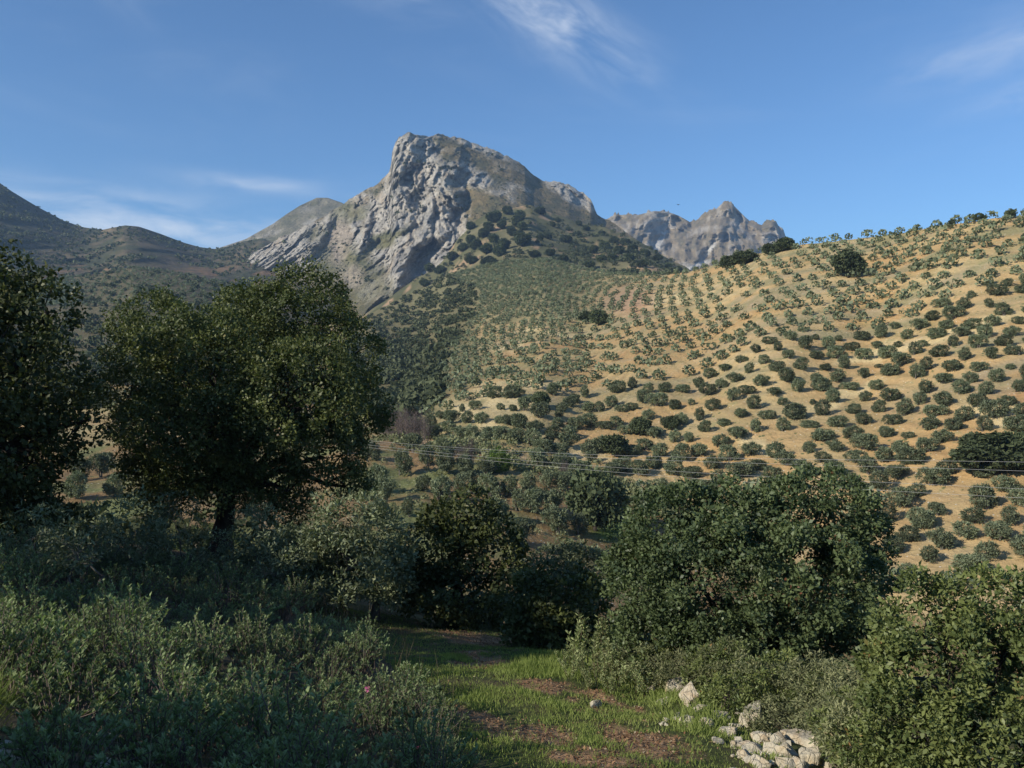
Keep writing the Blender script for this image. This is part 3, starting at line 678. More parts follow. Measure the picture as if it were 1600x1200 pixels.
# ------------------------------------------------------------------ foliage
def crown_geo(lobes, rng, clump_r, per_m2, leaves, ln, wd, up=.35, inner=.12, out_bias=.6, shell=(.78, 1.04), core=0.0):
    """leaf clumps over the lobes of a crown: lobes = [(centre, radii)]; returns verts, faces, per-vertex tint, clump centres"""
    cs, dirs = [], []
    for c, r in lobes:
        c = np.asarray(c, float); r = np.asarray(r, float)
        area = 4 * np.pi * ((r[0] * r[1]) ** 1.6 / 3 + (r[0] * r[2]) ** 1.6 / 3 + (r[1] * r[2]) ** 1.6 / 3) ** (1 / 1.6)
        n = max(3, int(area * per_m2)); d = rdir(n, rng)
        k = np.where(rng.random(n) < inner, rng.uniform(.25, .8, n), rng.uniform(*shell, n))
        cs.append(c + d * r * k[:, None]); dirs.append(unit(d / r))
    C = np.concatenate(cs); D = np.concatenate(dirs)
    keep = np.ones(len(C), bool)
    for c, r in lobes:
        q = np.linalg.norm((C - c) / r, axis=1)
        keep &= ~((q < .66) & (rng.random(len(C)) > inner))
    C, D = C[keep], D[keep]; n = len(C)
    rad = clump_r * rng.uniform(.6, 1.35, n); m_ = rng.poisson(leaves * (rad / clump_r) ** 2) + 3
    idx = np.repeat(np.arange(n), m_); N = len(idx)
    ld = unit(rdir(N, rng) + D[idx] * .55)
    pos = C[idx] + ld * (rad[idx] * rng.uniform(.35, 1.08, N))[:, None] * np.array([1, 1, .85])
    nrm = unit(ld * out_bias + rdir(N, rng) * .75 + np.array([0, 0, up]))
    ax = unit(np.cross(nrm, rdir(N, rng)) + ld * .45 + np.array([0, 0, .12]))
    nrm = unit(nrm - ax * (nrm * ax).sum(1, keepdims=True))
    sz = np.clip(np.exp(rng.normal(size=N) * .30), .45, 1.7)
    V, Fc = leaf_geo(pos, ax, nrm, ln * sz, wd * sz)
    tint = np.clip(.68 * rng.random(n)[idx] + .32 * rng.random(N), 0, 1)
    if core:                                            # larger, darker-tinted filler leaves inside the crown, closing see-through gaps
        cp, cd = [], []
        for c, r in lobes:
            r = np.asarray(r, float); k = int(core * (r[0] * r[1] * r[2]) ** (2 / 3) * 12 / (ln * ln * 6)); d = rdir(k, rng); cp.append(np.asarray(c) + d * r * rng.uniform(.45, .78, (k, 1))); cd.append(d)
        cp, cd = np.concatenate(cp), np.concatenate(cd); k = len(cp); nn = unit(cd + rdir(k, rng) * .6); aa = unit(np.cross(nn, rdir(k, rng)))
        V2, F2 = leaf_geo(cp, aa, nn, ln * rng.uniform(1.1, 1.8, k), wd * rng.uniform(1.3, 2.2, k)); V, Fc = join([(V, Fc), (V2, F2)])
        tint = np.concatenate([tint, rng.random(k) * .5])
    return V, Fc, np.repeat(tint, 4), C

def limb(a, b, r0, r1, rng, n=6, sag=.12):
    a = np.asarray(a, float); b = np.asarray(b, float); t = np.linspace(0, 1, n)[:, None]; L = np.linalg.norm(b - a)
    p = a + (b - a) * t; w = rng.normal(size=(n, 3)) * L * .035; w[0] = 0; w[-1] = 0
    p = p + w + np.array([0, 0, 1]) * (np.sin(np.pi * t) * L * sag)
    return p, np.linspace(r0, r1, n)

def big_tree(name, label, cat, base, lobes, seed, mat, bark, clump_r, per_m2, leaves, ln, wd, trunk_h, trunk_r, stems=1, group=None, n_twig=40, crown_name='crown', **kw):
    """base and lobes in world metres; Empty > trunk, branch..., crown"""
    rng = np.random.default_rng(seed); base = np.asarray(base, float)
    root = empty(name, base); tag(root, label, cat, group)
    L = [(np.asarray(c, float) - base, np.asarray(r, float)) for c, r in lobes]
    V, Fc, tint, C = crown_geo(L, rng, clump_r, per_m2, leaves, ln, wd, **kw)
    obj(crown_name, mk_mesh(crown_name, V, Fc, mat, {'tint': tint}), root)
    forks = []
    for s_ in range(stems):
        off = np.array([0, 0, 0.]) if stems == 1 else np.array([rng.uniform(-1, 1), rng.uniform(-1, 1), 0]) * trunk_r * 5
        top = np.array([rng.uniform(-.15, .15) * trunk_h, rng.uniform(-.1, .1) * trunk_h, trunk_h]) + off * 1.5
        n = 7; t = np.linspace(0, 1, n)[:, None]
        p = off + (top - off) * t + rng.normal(size=(n, 3)) * trunk_r * .12; p[0] = off + np.array([0, 0, -.35])
        r = trunk_r * np.array([1.6, 1.15, 1.0, .93, .9, .92, .8])
        V, Fc = tube(p, r, 10, rough=.08)
        obj('trunk', mk_mesh('trunk', V, Fc, bark, None, True), root)
        forks.append(p[-1])
    for i, (c, r) in enumerate(L):
        f = forks[i % len(forks)]
        start = f + np.array([0, 0, -.15 * trunk_h * rng.random()])
        p, q = limb(start, c + np.array([0, 0, -.2 * r[2]]), trunk_r * .52, trunk_r * .14, rng)
        parts = [tube(p, q, 7)]
        near = C[np.argsort(np.linalg.norm(C - c, axis=1))[:60]]
        for cc in near[rng.permutation(len(near))[:max(2, n_twig // len(L))]]:
            s0 = p[rng.integers(2, len(p))]
            pp_, qq = limb(s0, cc, trunk_r * .12, trunk_r * .03, rng, 4, .06)
            parts.append(tube(pp_, qq, 4))
        V, Fc = join(parts)
        obj('branch', mk_mesh('branch', V, Fc, bark, None, True), root)
    return root

def lob(d, *items):
    """(px, row, rx, ry, dd) -> world ellipsoids at depth d + dd"""
    out = []
    for (px, row, rx, ry, dd) in items:
        k = (d + dd) / F
        out.append((P(px, row, d + dd), np.array([rx * k, (rx * .5 + ry * .5) * k, ry * k])))
    return out

def on_ground(px, d):
    x = (px - 800) / F * d
    return np.array([x, d, gz1(x, d)])

# the big holm oak and its dark neighbour
big_tree('holm_oak', 'broad holm oak with thick dark trunk and rounded crown, left of centre', 'tree', on_ground(342, 30),
         lob(30, (252, 518, 76, 58, .5), (206, 590, 44, 58, 0), (325, 570, 100, 92, -1.8), (400, 508, 66, 62, 1), (470, 488, 78, 66, 0), (528, 560, 60, 70, 0), (556, 645, 46, 54, .3), (470, 620, 100, 85, -2.3),
             (300, 665, 105, 62, -1.6), (505, 705, 66, 46, -.3), (222, 675, 50, 44, .3), (400, 690, 90, 50, -1), (360, 590, 125, 100, 2.4), (450, 760, 28, 36, -.5), (540, 755, 30, 26, .2), (235, 745, 40, 32, 0), (320, 742, 80, 34, -.6), (275, 772, 40, 22, -.3), (410, 772, 36, 26, .4), (345, 778, 55, 22, -1.4), (235, 785, 34, 20, .2), (455, 795, 30, 22, 0)),
         1, MAT['oak'], MAT['bark'], .40, 3.3, 104, .098, .058, 2.5, .33, n_twig=110, core=.65)
big_tree('holm_oak', 'nearly black holm oak cut off by the left edge, beside the broad oak', 'tree', on_ground(-40, 24),
         lob(24, (-45, 460, 62, 62, 0), (10, 425, 46, 40, .3), (72, 472, 42, 44, .4), (-10, 560, 100, 90, -1), (76, 590, 48, 66, 0), (135, 650, 34, 36, .5), (5, 700, 80, 80, -.5), (50, 760, 38, 36, 0), (-90, 600, 120, 150, 1), (-40, 800, 90, 70, 0), (50, 830, 60, 50, .4), (60, 690, 44, 56, .2), (10, 640, 80, 85, 3), (-30, 540, 90, 100, 4), (30, 760, 46, 50, 3)),
         2, MAT['oak'], MAT['bark'], .40, 2.8, 62, .12, .078, 2.2, .34, n_twig=70, core=.5)
# the bushes on the right
big_tree('lentisk_bush', 'large dense dark green bush behind the pale rocks, right of the clearing', 'bush', on_ground(1165, 17.5),
         lob(17, (1065, 830, 82, 72, .2), (1150, 812, 90, 62, .6), (1275, 800, 92, 62, .6), (1335, 838, 48, 62, .8), (1010, 925, 62, 85, 0), (1120, 915, 110, 105, -.5), (1240, 915, 110, 105, -.3), (1335, 930, 62, 95, .3),
             (1040, 1000, 88, 58, -.3), (1190, 1005, 110, 55, -.8), (1310, 1015, 80, 60, -.4)),
         3, MAT['bush'], MAT['bark'], .23, 8.0, 122, .070, .041, .7, .10, stems=5, n_twig=80, crown_name='foliage', core=.35)
big_tree('turpentine_bush', 'lighter yellowish green bush filling the lower right corner', 'bush', on_ground(1520, 10.6),
         lob(10, (1445, 968, 66, 62, .6), (1530, 945, 72, 55, .8), (1605, 965, 80, 72, .9), (1450, 1050, 85, 85, .2), (1560, 1060, 110, 95, .4), (1425, 1140, 66, 75, -.1), (1540, 1160, 115, 80, -.2), (1385, 1070, 36, 60, .4), (1680, 1060, 90, 130, .6)),
         4, MAT['bush2'], MAT['bark'], .16, 15, 78, .058, .029, .6, .06, stems=5, n_twig=90, crown_name='foliage', out_bias=.35, core=.6)
# trees across the end of the clearing
big_tree('olive_tree', 'silvery olive tree with two thin trunks at the end of the clearing', 'tree', on_ground(560, 24.5),
         lob(24, (548, 825, 70, 46, 0), (485, 862, 52, 48, .2), (600, 850, 42, 46, .2), (535, 885, 92, 44, -.6), (470, 915, 45, 40, -.2), (600, 900, 40, 38, 0)),
         5, MAT['olive'], MAT['olive_bark'], .30, 5, 85, .12, .042, 1.3, .10, stems=2, n_twig=60)
big_tree('holm_oak', 'black shaded oak in the middle between the silvery olive and round bush', 'tree', on_ground(720, 26),
         lob(26, (722, 808, 44, 36, 0), (690, 862, 60, 52, 0), (765, 872, 54, 58, 0), (720, 925, 85, 55, -.5), (650, 900, 40, 50, .4)),
         6, MAT['oak'], MAT['bark'], .36, 3.6, 85, .12, .075, 1.3, .17, n_twig=50, core=.4)
big_tree('holm_oak', 'low round shaded bush oak beside the dense bush, dark against grass', 'bush', on_ground(872, 21.5),
         lob(21.5, (870, 945, 66, 62, 0), (838, 965, 44, 46, -.2), (915, 960, 38, 55, 0), (872, 990, 70, 34, -.3)),
         7, MAT['oak'], MAT['bark'], .28, 5.5, 80, .10, .062, .6, .10, stems=3, n_twig=40, core=.4)
big_tree('olive_tree', 'pale silvery olive showing its top above the round dark bush', 'tree', on_ground(890, 29),
         lob(29, (890, 882, 58, 30, 0), (850, 895, 40, 34, -.3), (925, 900, 34, 40, .3), (880, 925, 60, 40, 0)),
         8, MAT['olive'], MAT['olive_bark'], .30, 5, 80, .12, .042, 1.2, .12, n_twig=30)
for k, (px, row, d, w, hgt, txt) in enumerate(((200, 825, 22, 62, 50, 'grey green olive sucker bush left of the big oak trunk'), (275, 815, 24, 40, 44, 'small grey bush just left of the big oak trunk'), (130, 850, 19, 50, 40, 'grey bush under the black oak at left'),
                                            (345, 862, 25.5, 40, 26, 'grey bush hiding the foot of the big oak trunk'), (290, 862, 24, 40, 28, 'low grey bush left of the foot of the big oak'), (320, 858, 33, 60, 34, 'dark bush behind the foot of the big oak'), (395, 835, 26, 45, 46, 'dull green bush right of the big oak trunk'), (445, 865, 23, 40, 48, 'grey olive shoots between big oak trunk and silvery olive'), (55, 835, 20, 55, 45, 'shaded bush at the foot of the black left oak'), (985, 860, 24, 34, 46, 'dark bush peeping out left of the dense bush'))):
    big_tree('grey_bush', txt, 'bush', on_ground(px, d), lob(d, (px, row, w, hgt, 0), (px - w * .5, row + hgt * .5, w * .6, hgt * .6, .2), (px + w * .5, row + hgt * .5, w * .6, hgt * .6, -.2)),
             20 + k, MAT['bush'] if 'dark bush' in txt else MAT['olive'], MAT['olive_bark'], .24, 5, 40, .10, .032, .5, .05, stems=3, n_twig=24, crown_name='foliage', group='grey bushes around the oaks')
# oaks beside the track, outside the picture on the left: they shade the bank
for k, (x, y, top, w) in enumerate(((-13.4, -0.9, 3.9, 2.85), (-8.6, 1.0, 2.3, 2.3), (-16.2, 11.4, 7.0, 2.7), (-21.5, 15.5, 5.0, 2.8), (-9.5, -5.5, 4.6, 3.0), (-7.2, -1.8, 3.4, 2.5), (3.0, -7.5, 4.0, 3.0))):
    b = np.array([x, y, gz1(x, y)])
    rng = np.random.default_rng(50 + k); L = []
    for j in range(7):
        a = j / 7 * 6.28; rr = w * rng.uniform(.42, .6)
        L.append((np.array([x + math.cos(a) * w * .6, y + math.sin(a) * w * .6, b[2] + (top - b[2]) * rng.uniform(.45, .72)]), np.array([rr, rr, rr * .85])))
    L.append((np.array([x, y, top - w * .45]), np.array([w * .6, w * .6, w * .45])))
    big_tree('holm_oak', 'holm oak beside the track behind the viewpoint, outside the picture', 'tree', b, L, 60 + k, MAT['oak'], MAT['bark'], .42, 2.0, 26, .23, .15, 2.0, .28, n_twig=30, core=.2, group='roadside oaks outside the picture')

# ------------------------------------------------------------------ olive groves and other far trees
def olive_variant(seed, leaves=34, ln=.34, wd=.12, per=2.3, w=2.1, h=3.1):
    rng = np.random.default_rng(seed); L = []
    for j in range(rng.integers(2, 5)):
        a = rng.uniform(0, 6.28); o = w * rng.uniform(.15, .5); rr = w * rng.uniform(.48, .72)
        L.append((np.array([math.cos(a) * o * 1.15, math.sin(a) * o, h * rng.uniform(.42, .62)]), np.array([rr, rr, h * rng.uniform(.30, .40)])))
    V, Fc, tint, C = crown_geo(L, rng, .42, per, leaves, ln, wd, up=.5, inner=.15, out_bias=.25)
    V[:, 2] = np.maximum(V[:, 2], .12)
    tr = []
    for j in range(rng.integers(2, 4)):
        p, q = limb((rng.uniform(-.25, .25), rng.uniform(-.25, .25), -.5), (rng.uniform(-.8, .8), rng.uniform(-.8, .8), h * .6), .17, .06, rng, 5)
        tr.append(tube(p, q, 6))
    Vt, Ft = join(tr)
    return (mk_mesh('crown', V, Fc, MAT['olive_far'], {'tint': tint}), mk_mesh('trunk', Vt, Ft, MAT['olive_bark'], None, True))
OLV = [olive_variant(200 + i) for i in range(7)]

def place_olive(p, sc, label, group, rng):
    v = OLV[rng.integers(len(OLV))]
    e = empty('olive_tree', p, rng.uniform(0, 6.28), (sc * rng.uniform(.8, 1.25), sc * rng.uniform(.8, 1.2), sc * rng.uniform(.72, 1.15)))
    tag(e, label, 'tree', group)
    obj('crown', v[0], e); obj('trunk', v[1], e)
    return e

def in_poly(px, row, poly):
    c = False; n = len(poly)
    for i in range(n):
        x1, y1 = poly[i]; x2, y2 = poly[(i + 1) % n]
        if (y1 > row) != (y2 > row) and px < (x2 - x1) * (row - y1) / (y2 - y1) + x1: c = not c
    return c
MAQ = [(540, 660), (540, 500), (600, 478), (650, 452), (700, 430), (750, 455), (745, 490), (715, 530), (690, 570), (690, 630), (640, 660)]
VALLEY = ([-450, 400, 560, 640, 760, 900, 1000, 1100, 1250, 1400, 1600, 2100], [640, 640, 668, 690, 700, 745, 775, 810, 880, 960, 1000, 1040])
def hidden(px, row):
    """behind the near trees as the photograph sees it"""
    return (115 < px < 615 and row > 420) or px < 20 or px > 1625 or (950 < px < 1385 and row > 770) or (px > 1370 and row > 905 + max(0, (1420 - px)) * .4) or (640 < px < 960 and row > 850) or row > 930

rng = np.random.default_rng(77); cand = []
NMAX = int(hb.N.max())
for k in range(0, NMAX):
    rk_ = np.array([np.interp(k, hb.N[:, i], hb.rows[:, i], right=9999) for i in range(len(hb.pxs))])
    dk_ = np.array([np.interp(k, hb.N[:, i], hb.logd[:, i]) for i in range(len(hb.pxs))])
    dk = np.exp(dk_); spk = np.interp(dk, [145, 265, 400, 600, 900], SPC) * PXF; u = np.concatenate([[0], np.cumsum(np.diff(hb.pxs) * (dk / (spk * F))[1:])])
    u -= np.interp(1330.0, hb.pxs, u)                                  # trees are counted from the same column in every row
    for n_ in range(int(u[0]) - 1, int(u[-1]) + 2):
        q = float(np.interp(n_ + (.5 if k % 2 else 0), u, hb.pxs))
        if q < -60 or q > 1760: continue
        row = float(np.interp(q, hb.pxs, rk_)); d = float(np.interp(q, hb.pxs, dk))
        if row > 2000: continue
        q += rng.normal() * .055 * 6.5 * F / d; r_ = row + rng.normal() * .9
        if r_ > np.interp(q, *VALLEY) - 4 or r_ < np.interp(q, [p[0] for p in B_CREST], [p[1] for p in B_CREST]) - 2.5: continue
        if in_poly(q, r_, MAQ) or (q < 560 and r_ > 480) or rng.random() < .04: continue
        r_ = max(r_, float(np.interp(q, hb.pxs, hb.crest))); d = hb.depth_at(q, r_); p = P(q, r_, d); cand.append((p[0], p[1], p[2] + hdisp(p[0], p[1]), q, r_))
vis = [c for c in cand if not hidden(c[3], c[4])]
vis.sort(key=lambda c: c[1])
IND, REST = vis[:285], vis[285:] + [c for c in cand if hidden(c[3], c[4])][::3]
for (x, y, z, px, row) in IND:
    if row < np.interp(px, [p[0] for p in B_CREST], [p[1] for p in B_CREST]) + 14: g = ('olive tree standing on the skyline of the ochre hill', 'olives on the skyline')
    elif px > 1480 and row > 760: g = ('olive tree in the lower right corner of the slope, above the yellowish bush', 'olives above the yellowish bush')
    elif px > 1370 and row > 725: g = ('olive tree at the power lines just right of the dense bush top', 'olives right of the dense bush')
    elif px > 1480 and row > 600: g = ('olive tree around the pale bank and dark oak clump at the right edge', 'olives around the oak clump')
    elif px > 1250 and row > 640: g = ('olive tree on the orange slope just above the power lines and dense bush', 'olives just above the power lines')
    elif px > 1400 and row > 480: g = ('olive tree along the cream coloured track scar high at right', 'olives along the cream scar')
    elif px > 1250 and row > 520: g = ('olive tree on the orange slope left of the cream scar', 'olives left of the cream scar')
    elif px > 1400: g = ('olive tree in the rows at the top right, below the skyline', 'olives at the top right')
    elif px > 1250: g = ('olive tree in the rows around the single dark oak of the upper hill', 'olives around the upper single oak')
    elif px > 1080 and row > 620: g = ('olive tree directly above the top of the dense bush', 'olives above the dense bush')
    elif px > 1080: g = ('olive tree in the staggered rows below the saddle of the hill', 'olives below the saddle')
    elif px < 840 and row > 580: g = ('olive tree beside the cream bank left of centre above the valley', 'olives by the cream bank')
    elif row > 640: g = ('olive tree on the pale lower slope just above the wires, centre', 'olives above the wires')
    else: g = ('olive tree in the staggered rows on the middle of the slope', 'olives on the middle slope')
    place_olive((x, y, z - .1), (rng.uniform(.86, 1.2) if rng.random() < .9 else rng.uniform(.5, .8)) * np.interp(y, [130, 220, 270, 450], [.92, .95, .97, 1.0]), g[0], g[1], rng)

def foliage_mass(name, items, mat, rng, per, ln, wd, lump=3):
    """items: (x, y, z, radius, height); one mesh of leaf sprays"""
    items = np.array(items, float); n = len(items)
    idx = np.repeat(np.arange(n), per); N = len(idx)
    lo = rng.normal(size=(n, lump, 3)) * np.array([.30, .30, .16]); li = rng.integers(0, lump, N)
    d = rdir(N, rng); d[:, 2] = np.where(d[:, 2] < -.8, -d[:, 2], d[:, 2])
    q = lo[idx, li] + d * rng.uniform(.55, .74, N)[:, None]
    r = items[idx, 3]; h = items[idx, 4]
    pos = items[idx, :3] + np.stack([q[:, 0] * r, q[:, 1] * r, (q[:, 2] * .58 + .42) * h], -1)
    nrm = unit(d * .6 + rdir(N, rng) * .8 + np.array([0, 0, .1])); ax = unit(np.cross(nrm, rdir(N, rng)) + d * .25 + np.array([0, 0, .2])); nrm = unit(nrm - ax * (nrm * ax).sum(1, keepdims=True))
    s_ = rng.uniform(.6, 1.4, N) * r
    V, Fc = leaf_geo(pos - ax * (s_ * ln * .5)[:, None], ax, nrm, s_ * ln, s_ * wd)
    V[:, 2] = np.maximum(V[:, 2], np.repeat(items[idx, 2] - .3, 4))
    tint = np.clip(.55 * rng.random(n)[idx] + .45 * rng.random(N), 0, 1)
    return obj(name, mk_mesh(name, V, Fc, mat, {'tint': np.repeat(tint, 4)}))
o = foliage_mass('olive_grove', [(x, y, z, (sz := rng.uniform(1.85, 2.55) * float(np.interp(y, [300, 600], [1.05, .9]))), sz * 1.4) for (x, y, z, px, row) in REST], MAT['olive_far'], rng, 70, .44, .32)
tag(o, 'dense far olive grove covering the slope below the knoll', 'olive grove', kind='stuff')

_TB = fbm(*np.meshgrid(np.arange(0, 100, .1), np.arange(0, 100, .1)), seed=161)
def tab(x, y):
    return _TB[int(abs(y) * 10) % 1000, int(abs(x) * 10) % 1000]
# scrub wood on the left flank, on the left hills and along the valley
sc_items = []
for _ in range(2500):
    px, row = rng.uniform(540, 760), rng.uniform(432, 662)
    if not in_poly(px, row, MAQ) or row < np.interp(px, [p[0] for p in B_CREST], [p[1] for p in B_CREST]) + 1: continue
    if tab(px / 16, row / 9) < .36: continue
    d = hb.depth_at(px, row); p = P(px, row, d); p[2] += hdisp(p[0], p[1])
    r = rng.uniform(1.4, 4.0); sc_items.append((*p, r, r * rng.uniform(1., 1.4)))
for _ in range(1100):
    px, row = rng.uniform(-60, 560), rng.uniform(425, 640)
    if row < np.interp(px, [p[0] for p in B_CREST], [p[1] for p in B_CREST]) + 2: continue
    d = hb.depth_at(px, row); p = P(px, row, d); p[2] += hdisp(p[0], p[1])
    r = rng.uniform(1.8, 4.2); sc_items.append((*p, r, r * 1.3))
o = foliage_mass('scrub_wood', sc_items, MAT['maquis'], rng, 42, .58, .43, 4)
tag(o, 'dark evergreen scrub wood on the slope left of the olive grove', 'scrub', kind='stuff')
ug = []
for _ in range(420):
    x, y = rng.uniform(-24, 24), rng.uniform(31, 62); r = rng.uniform(.8, 1.8); ug.append((x, y, gz1(x, y), r, r * 1.25))
o = foliage_mass('undergrowth', ug, MAT['maquis'], rng, 60, .42, .3, 4)
tag(o, 'dark undergrowth on the slope behind the oaks of the clearing', 'undergrowth', kind='stuff')
vs = []
for _ in range(900):
    px = rng.uniform(540, 1110); vl = np.interp(px, *VALLEY); row = vl + (rng.normal() * 12 if rng.random() < .5 else rng.uniform(0, 120))
    if row > 870 or (row > vl + 20 and rng.random() < .35): continue
    d = hb.depth_at(px, row); p = P(px, row, d); p[2] += hdisp(p[0], p[1])
    r = rng.uniform(.35, 1.0) if row > vl + 18 else rng.uniform(.6, 1.9); vs.append((*p, r, r * rng.uniform(.8, 1.3)))
o = foliage_mass('valley_scrub', vs, MAT['scrub'], rng, 50, .42, .26, 3)
tag(o, 'grey green scrub and tufts along the valley bottom', 'scrub', kind='stuff')
kn = []
for _ in range(5200):
    px, row = rng.uniform(560, 1085), rng.uniform(325, 445)
    cr = np.interp(px, [p[0] for p in K_CREST], [p[1] for p in K_CREST]); bc = np.interp(px, [p[0] for p in B_CREST], [p[1] for p in B_CREST])
    if row < cr + 2 or row > bc + 4: continue
    dens = .16 + .75 * float(blob(np.array([px]), np.array([row]), 960, 400, 110, 28, 22, .6)[0]) + .4 * float(blob(np.array([px]), np.array([row]), 690, 420, 60, 30, -30, .6)[0]) + .45 * float(blob(np.array([px]), np.array([row]), 860, 400, 60, 10, 5, .6)[0])
    if rng.random() > dens * (tab(px / 14, row / 8) * 1.6 - .2): continue
    i = np.clip(np.searchsorted(hk.pxs, px), 0, len(hk.pxs) - 1); j = int(np.argmin(np.abs(hk.rows[:, i] - row)))
    r = rng.uniform(1.6, 4.2); kn.append((*XK[j, i], r, r * 1.35))
o = foliage_mass('knoll_scrub', kn, MAT['maquis'], rng, 60, .50, .36, 3)
tag(o, 'dark bushes scattered thickly over the green knoll', 'scrub', kind='stuff')
ms = []
for _ in range(2600):
    i, j = rng.integers(4, len(hm.pxs) - 4), rng.integers(5, 136)
    px, row = pm[j, i], rm[j, i]
    if row > np.interp(px, [p[0] for p in K_CREST], [p[1] for p in K_CREST]) or row > 480: continue
    if rng.random() < rock[j, i] * .86 + .1: continue
    r = rng.choice([1.1, 1.5, 2.2, 3.0], p=[.45, .3, .18, .07]); ms.append((*XM[j, i], r, r * 1.2))
for (px, row, r) in ((632, 257, 4.5), (640, 262, 5), (652, 254, 5), (664, 256, 4), (672, 262, 4.5), (690, 265, 5), (697, 262, 4.5), (686, 275, 4), (704, 266, 4), (645, 290, 4), (625, 280, 4), (597, 295, 5), (612, 310, 4), (655, 310, 5), (660, 325, 5.5), (615, 325, 5), (622, 335, 5), (640, 330, 4), (510, 369, 6), (575, 440, 6.5), (605, 452, 5), (648, 392, 4), (780, 262, 4), (785, 268, 5), (770, 243, 3.5), (760, 241, 3.5), (715, 240, 3), (660, 232, 3.5), (650, 229, 3), (700, 322, 6), (712, 310, 6), (722, 328, 5), (735, 318, 5), (728, 340, 5), (440, 405, 5), (447, 380, 5), (405, 410, 4.5), (470, 400, 4)):
    i = int(np.argmin(np.abs(hm.pxs - px))); j = int(np.argmin(np.abs(hm.rows[:, i] - row))); ms.append((*XM[j, i], r, r * 1.2))
o = foliage_mass('mountain_shrubs', ms, MAT['maquis'], rng, 26, .75, .55, 2)
tag(o, 'small dark shrubs clinging to the limestone mountain', 'shrubs', kind='stuff')
ls = []
for _ in range(5800):
    i, j = rng.integers(70, len(hl.pxs) - 40), rng.integers(2, 90)
    if tab(XL[j, i, 0] / 60 + 50, XL[j, i, 2] / 30 + 20) < .41: continue
    r = rng.uniform(2.0, 4.8); ls.append((*XL[j, i], r, r * 1.2))
o = foliage_mass('hill_scrub', ls, MAT['maquis'], rng, 12, .95, .7, 2)
tag(o, 'dark scrub covering the hills behind the left oaks', 'scrub', kind='stuff')

def round_oak_variant(seed, w=2.6, h=5.0):
    rng = np.random.default_rng(seed); L = [(np.array([0, 0, h * .58]), np.array([w * .8, w * .8, h * .40]))]
    for j in range(4):
        a = rng.uniform(0, 6.28); L.append((np.array([math.cos(a) * w * .5, math.sin(a) * w * .5, h * rng.uniform(.4, .68)]), np.array([w * .55, w * .55, h * .28])))
    V, Fc, tint, C = crown_geo(L, rng, .55, 1.7, 26, .42, .26, up=.4)
    Vt, Ft = tube([(0, 0, -.6), (.05, 0, h * .25), (0, .05, h * .6)], [.28, .2, .1], 6)
    return mk_mesh('crown', V, Fc, MAT['oak_far'], {'tint': tint}), mk_mesh('trunk', Vt, Ft, MAT['bark'], None, True)
OKV = [round_oak_variant(300 + i) for i in range(5)]
def place_oak(p, w_m, h_m, label, group, name='oak_tree', cat='tree'):
    v = OKV[rng.integers(len(OKV))]
    e = empty(name, p, rng.uniform(0, 6.28), (w_m / 5.2, w_m / 5.2, h_m / 5.0)); tag(e, label, cat, group)
    obj('crown', v[0], e); obj('trunk', v[1], e)
def b_place(px, row):
    d = hb.depth_at(px, row); p = P(px, row, d); p[2] += hdisp(p[0], p[1]); return p, d
# single dark oaks among the olives: (px, base row, width px, height px)
for (px, row, w, h, txt) in ((1557, 745, 95, 62, 'big dark oak clump among the olives at the right edge'), (1535, 725, 60, 45, 'dark oak on the left side of the big clump at right'), (1590, 735, 60, 55, 'dark oak behind the big clump at the right edge'), (1325, 437, 42, 42, 'single dark oak among the olives high on the right hill'),
                             (935, 508, 26, 24, 'dark oak patch in the middle of the far grove'), (915, 505, 20, 18, 'smaller dark oak left of the patch in the far grove'), (962, 712, 40, 34, 'dark round tree on the lower slope above the wires'), (1000, 676, 30, 28, 'small dark oak on the pale middle slope'),
                             (1530, 346, 16, 13, 'dark pine crown on the skyline near right'), (1488, 352, 11, 9, 'small dark tree on the skyline, left of the pine crown'), (1578, 340, 14, 12, 'rightmost dark tree on the skyline'), (1228, 392, 26, 20, 'dark oak at the lower end of the skyline'), (1205, 398, 28, 18, 'second dark oak at the lower end of the skyline'), (1165, 412, 34, 20, 'dark oak on the saddle below the far peaks'), (1140, 418, 26, 18, 'leftmost dark oak on the saddle'),
                             (930, 828, 82, 92, 'tall dark oak standing in the valley field'), (1050, 668, 22, 22, 'dark shrub oak on the pale slope right of centre'), (845, 640, 26, 24, 'dark tree beside the cream coloured bank')):
    p, d = b_place(px, row); place_oak(p, w * d / F, h * d / F, txt, 'single dark oaks among the olives')
# olives of the terraced field, each placed by hand
FIELD = ((626, 740, 42, 40), (588, 768, 42, 40), (602, 782, 44, 38), (640, 806, 28, 30), (665, 768, 34, 28), (686, 782, 44, 36), (730, 772, 44, 34), (764, 776, 40, 34), (800, 776, 38, 34), (828, 772, 36, 34), (780, 814, 44, 40), (808, 796, 36, 36), (838, 800, 42, 38), (866, 796, 40, 34), (872, 834, 52, 44),
                         (904, 838, 36, 36), (972, 816, 42, 40), (856, 762, 30, 28), (884, 768, 34, 30), (668, 730, 36, 34), (700, 740, 38, 34), (730, 742, 32, 30), (840, 728, 34, 30), (868, 736, 34, 30), (902, 746, 34, 28), (960, 768, 30, 26), (545, 716, 38, 36), (575, 722, 36, 32), (645, 706, 34, 28), (690, 712, 34, 28), (760, 742, 30, 24), (1010, 800, 34, 32), (745, 846, 44, 40), (690, 836, 40, 36), (125, 748, 36, 34), (158, 742, 36, 36), (120, 782, 40, 40), (180, 775, 36, 34), (590, 820, 40, 40), (815, 850, 46, 40), (1300, 745, 30, 24))
ORD = 'first second third fourth fifth sixth seventh eighth ninth tenth eleventh twelfth thirteenth fourteenth fifteenth sixteenth seventeenth eighteenth'.split(); FN = [0, 0, 0]
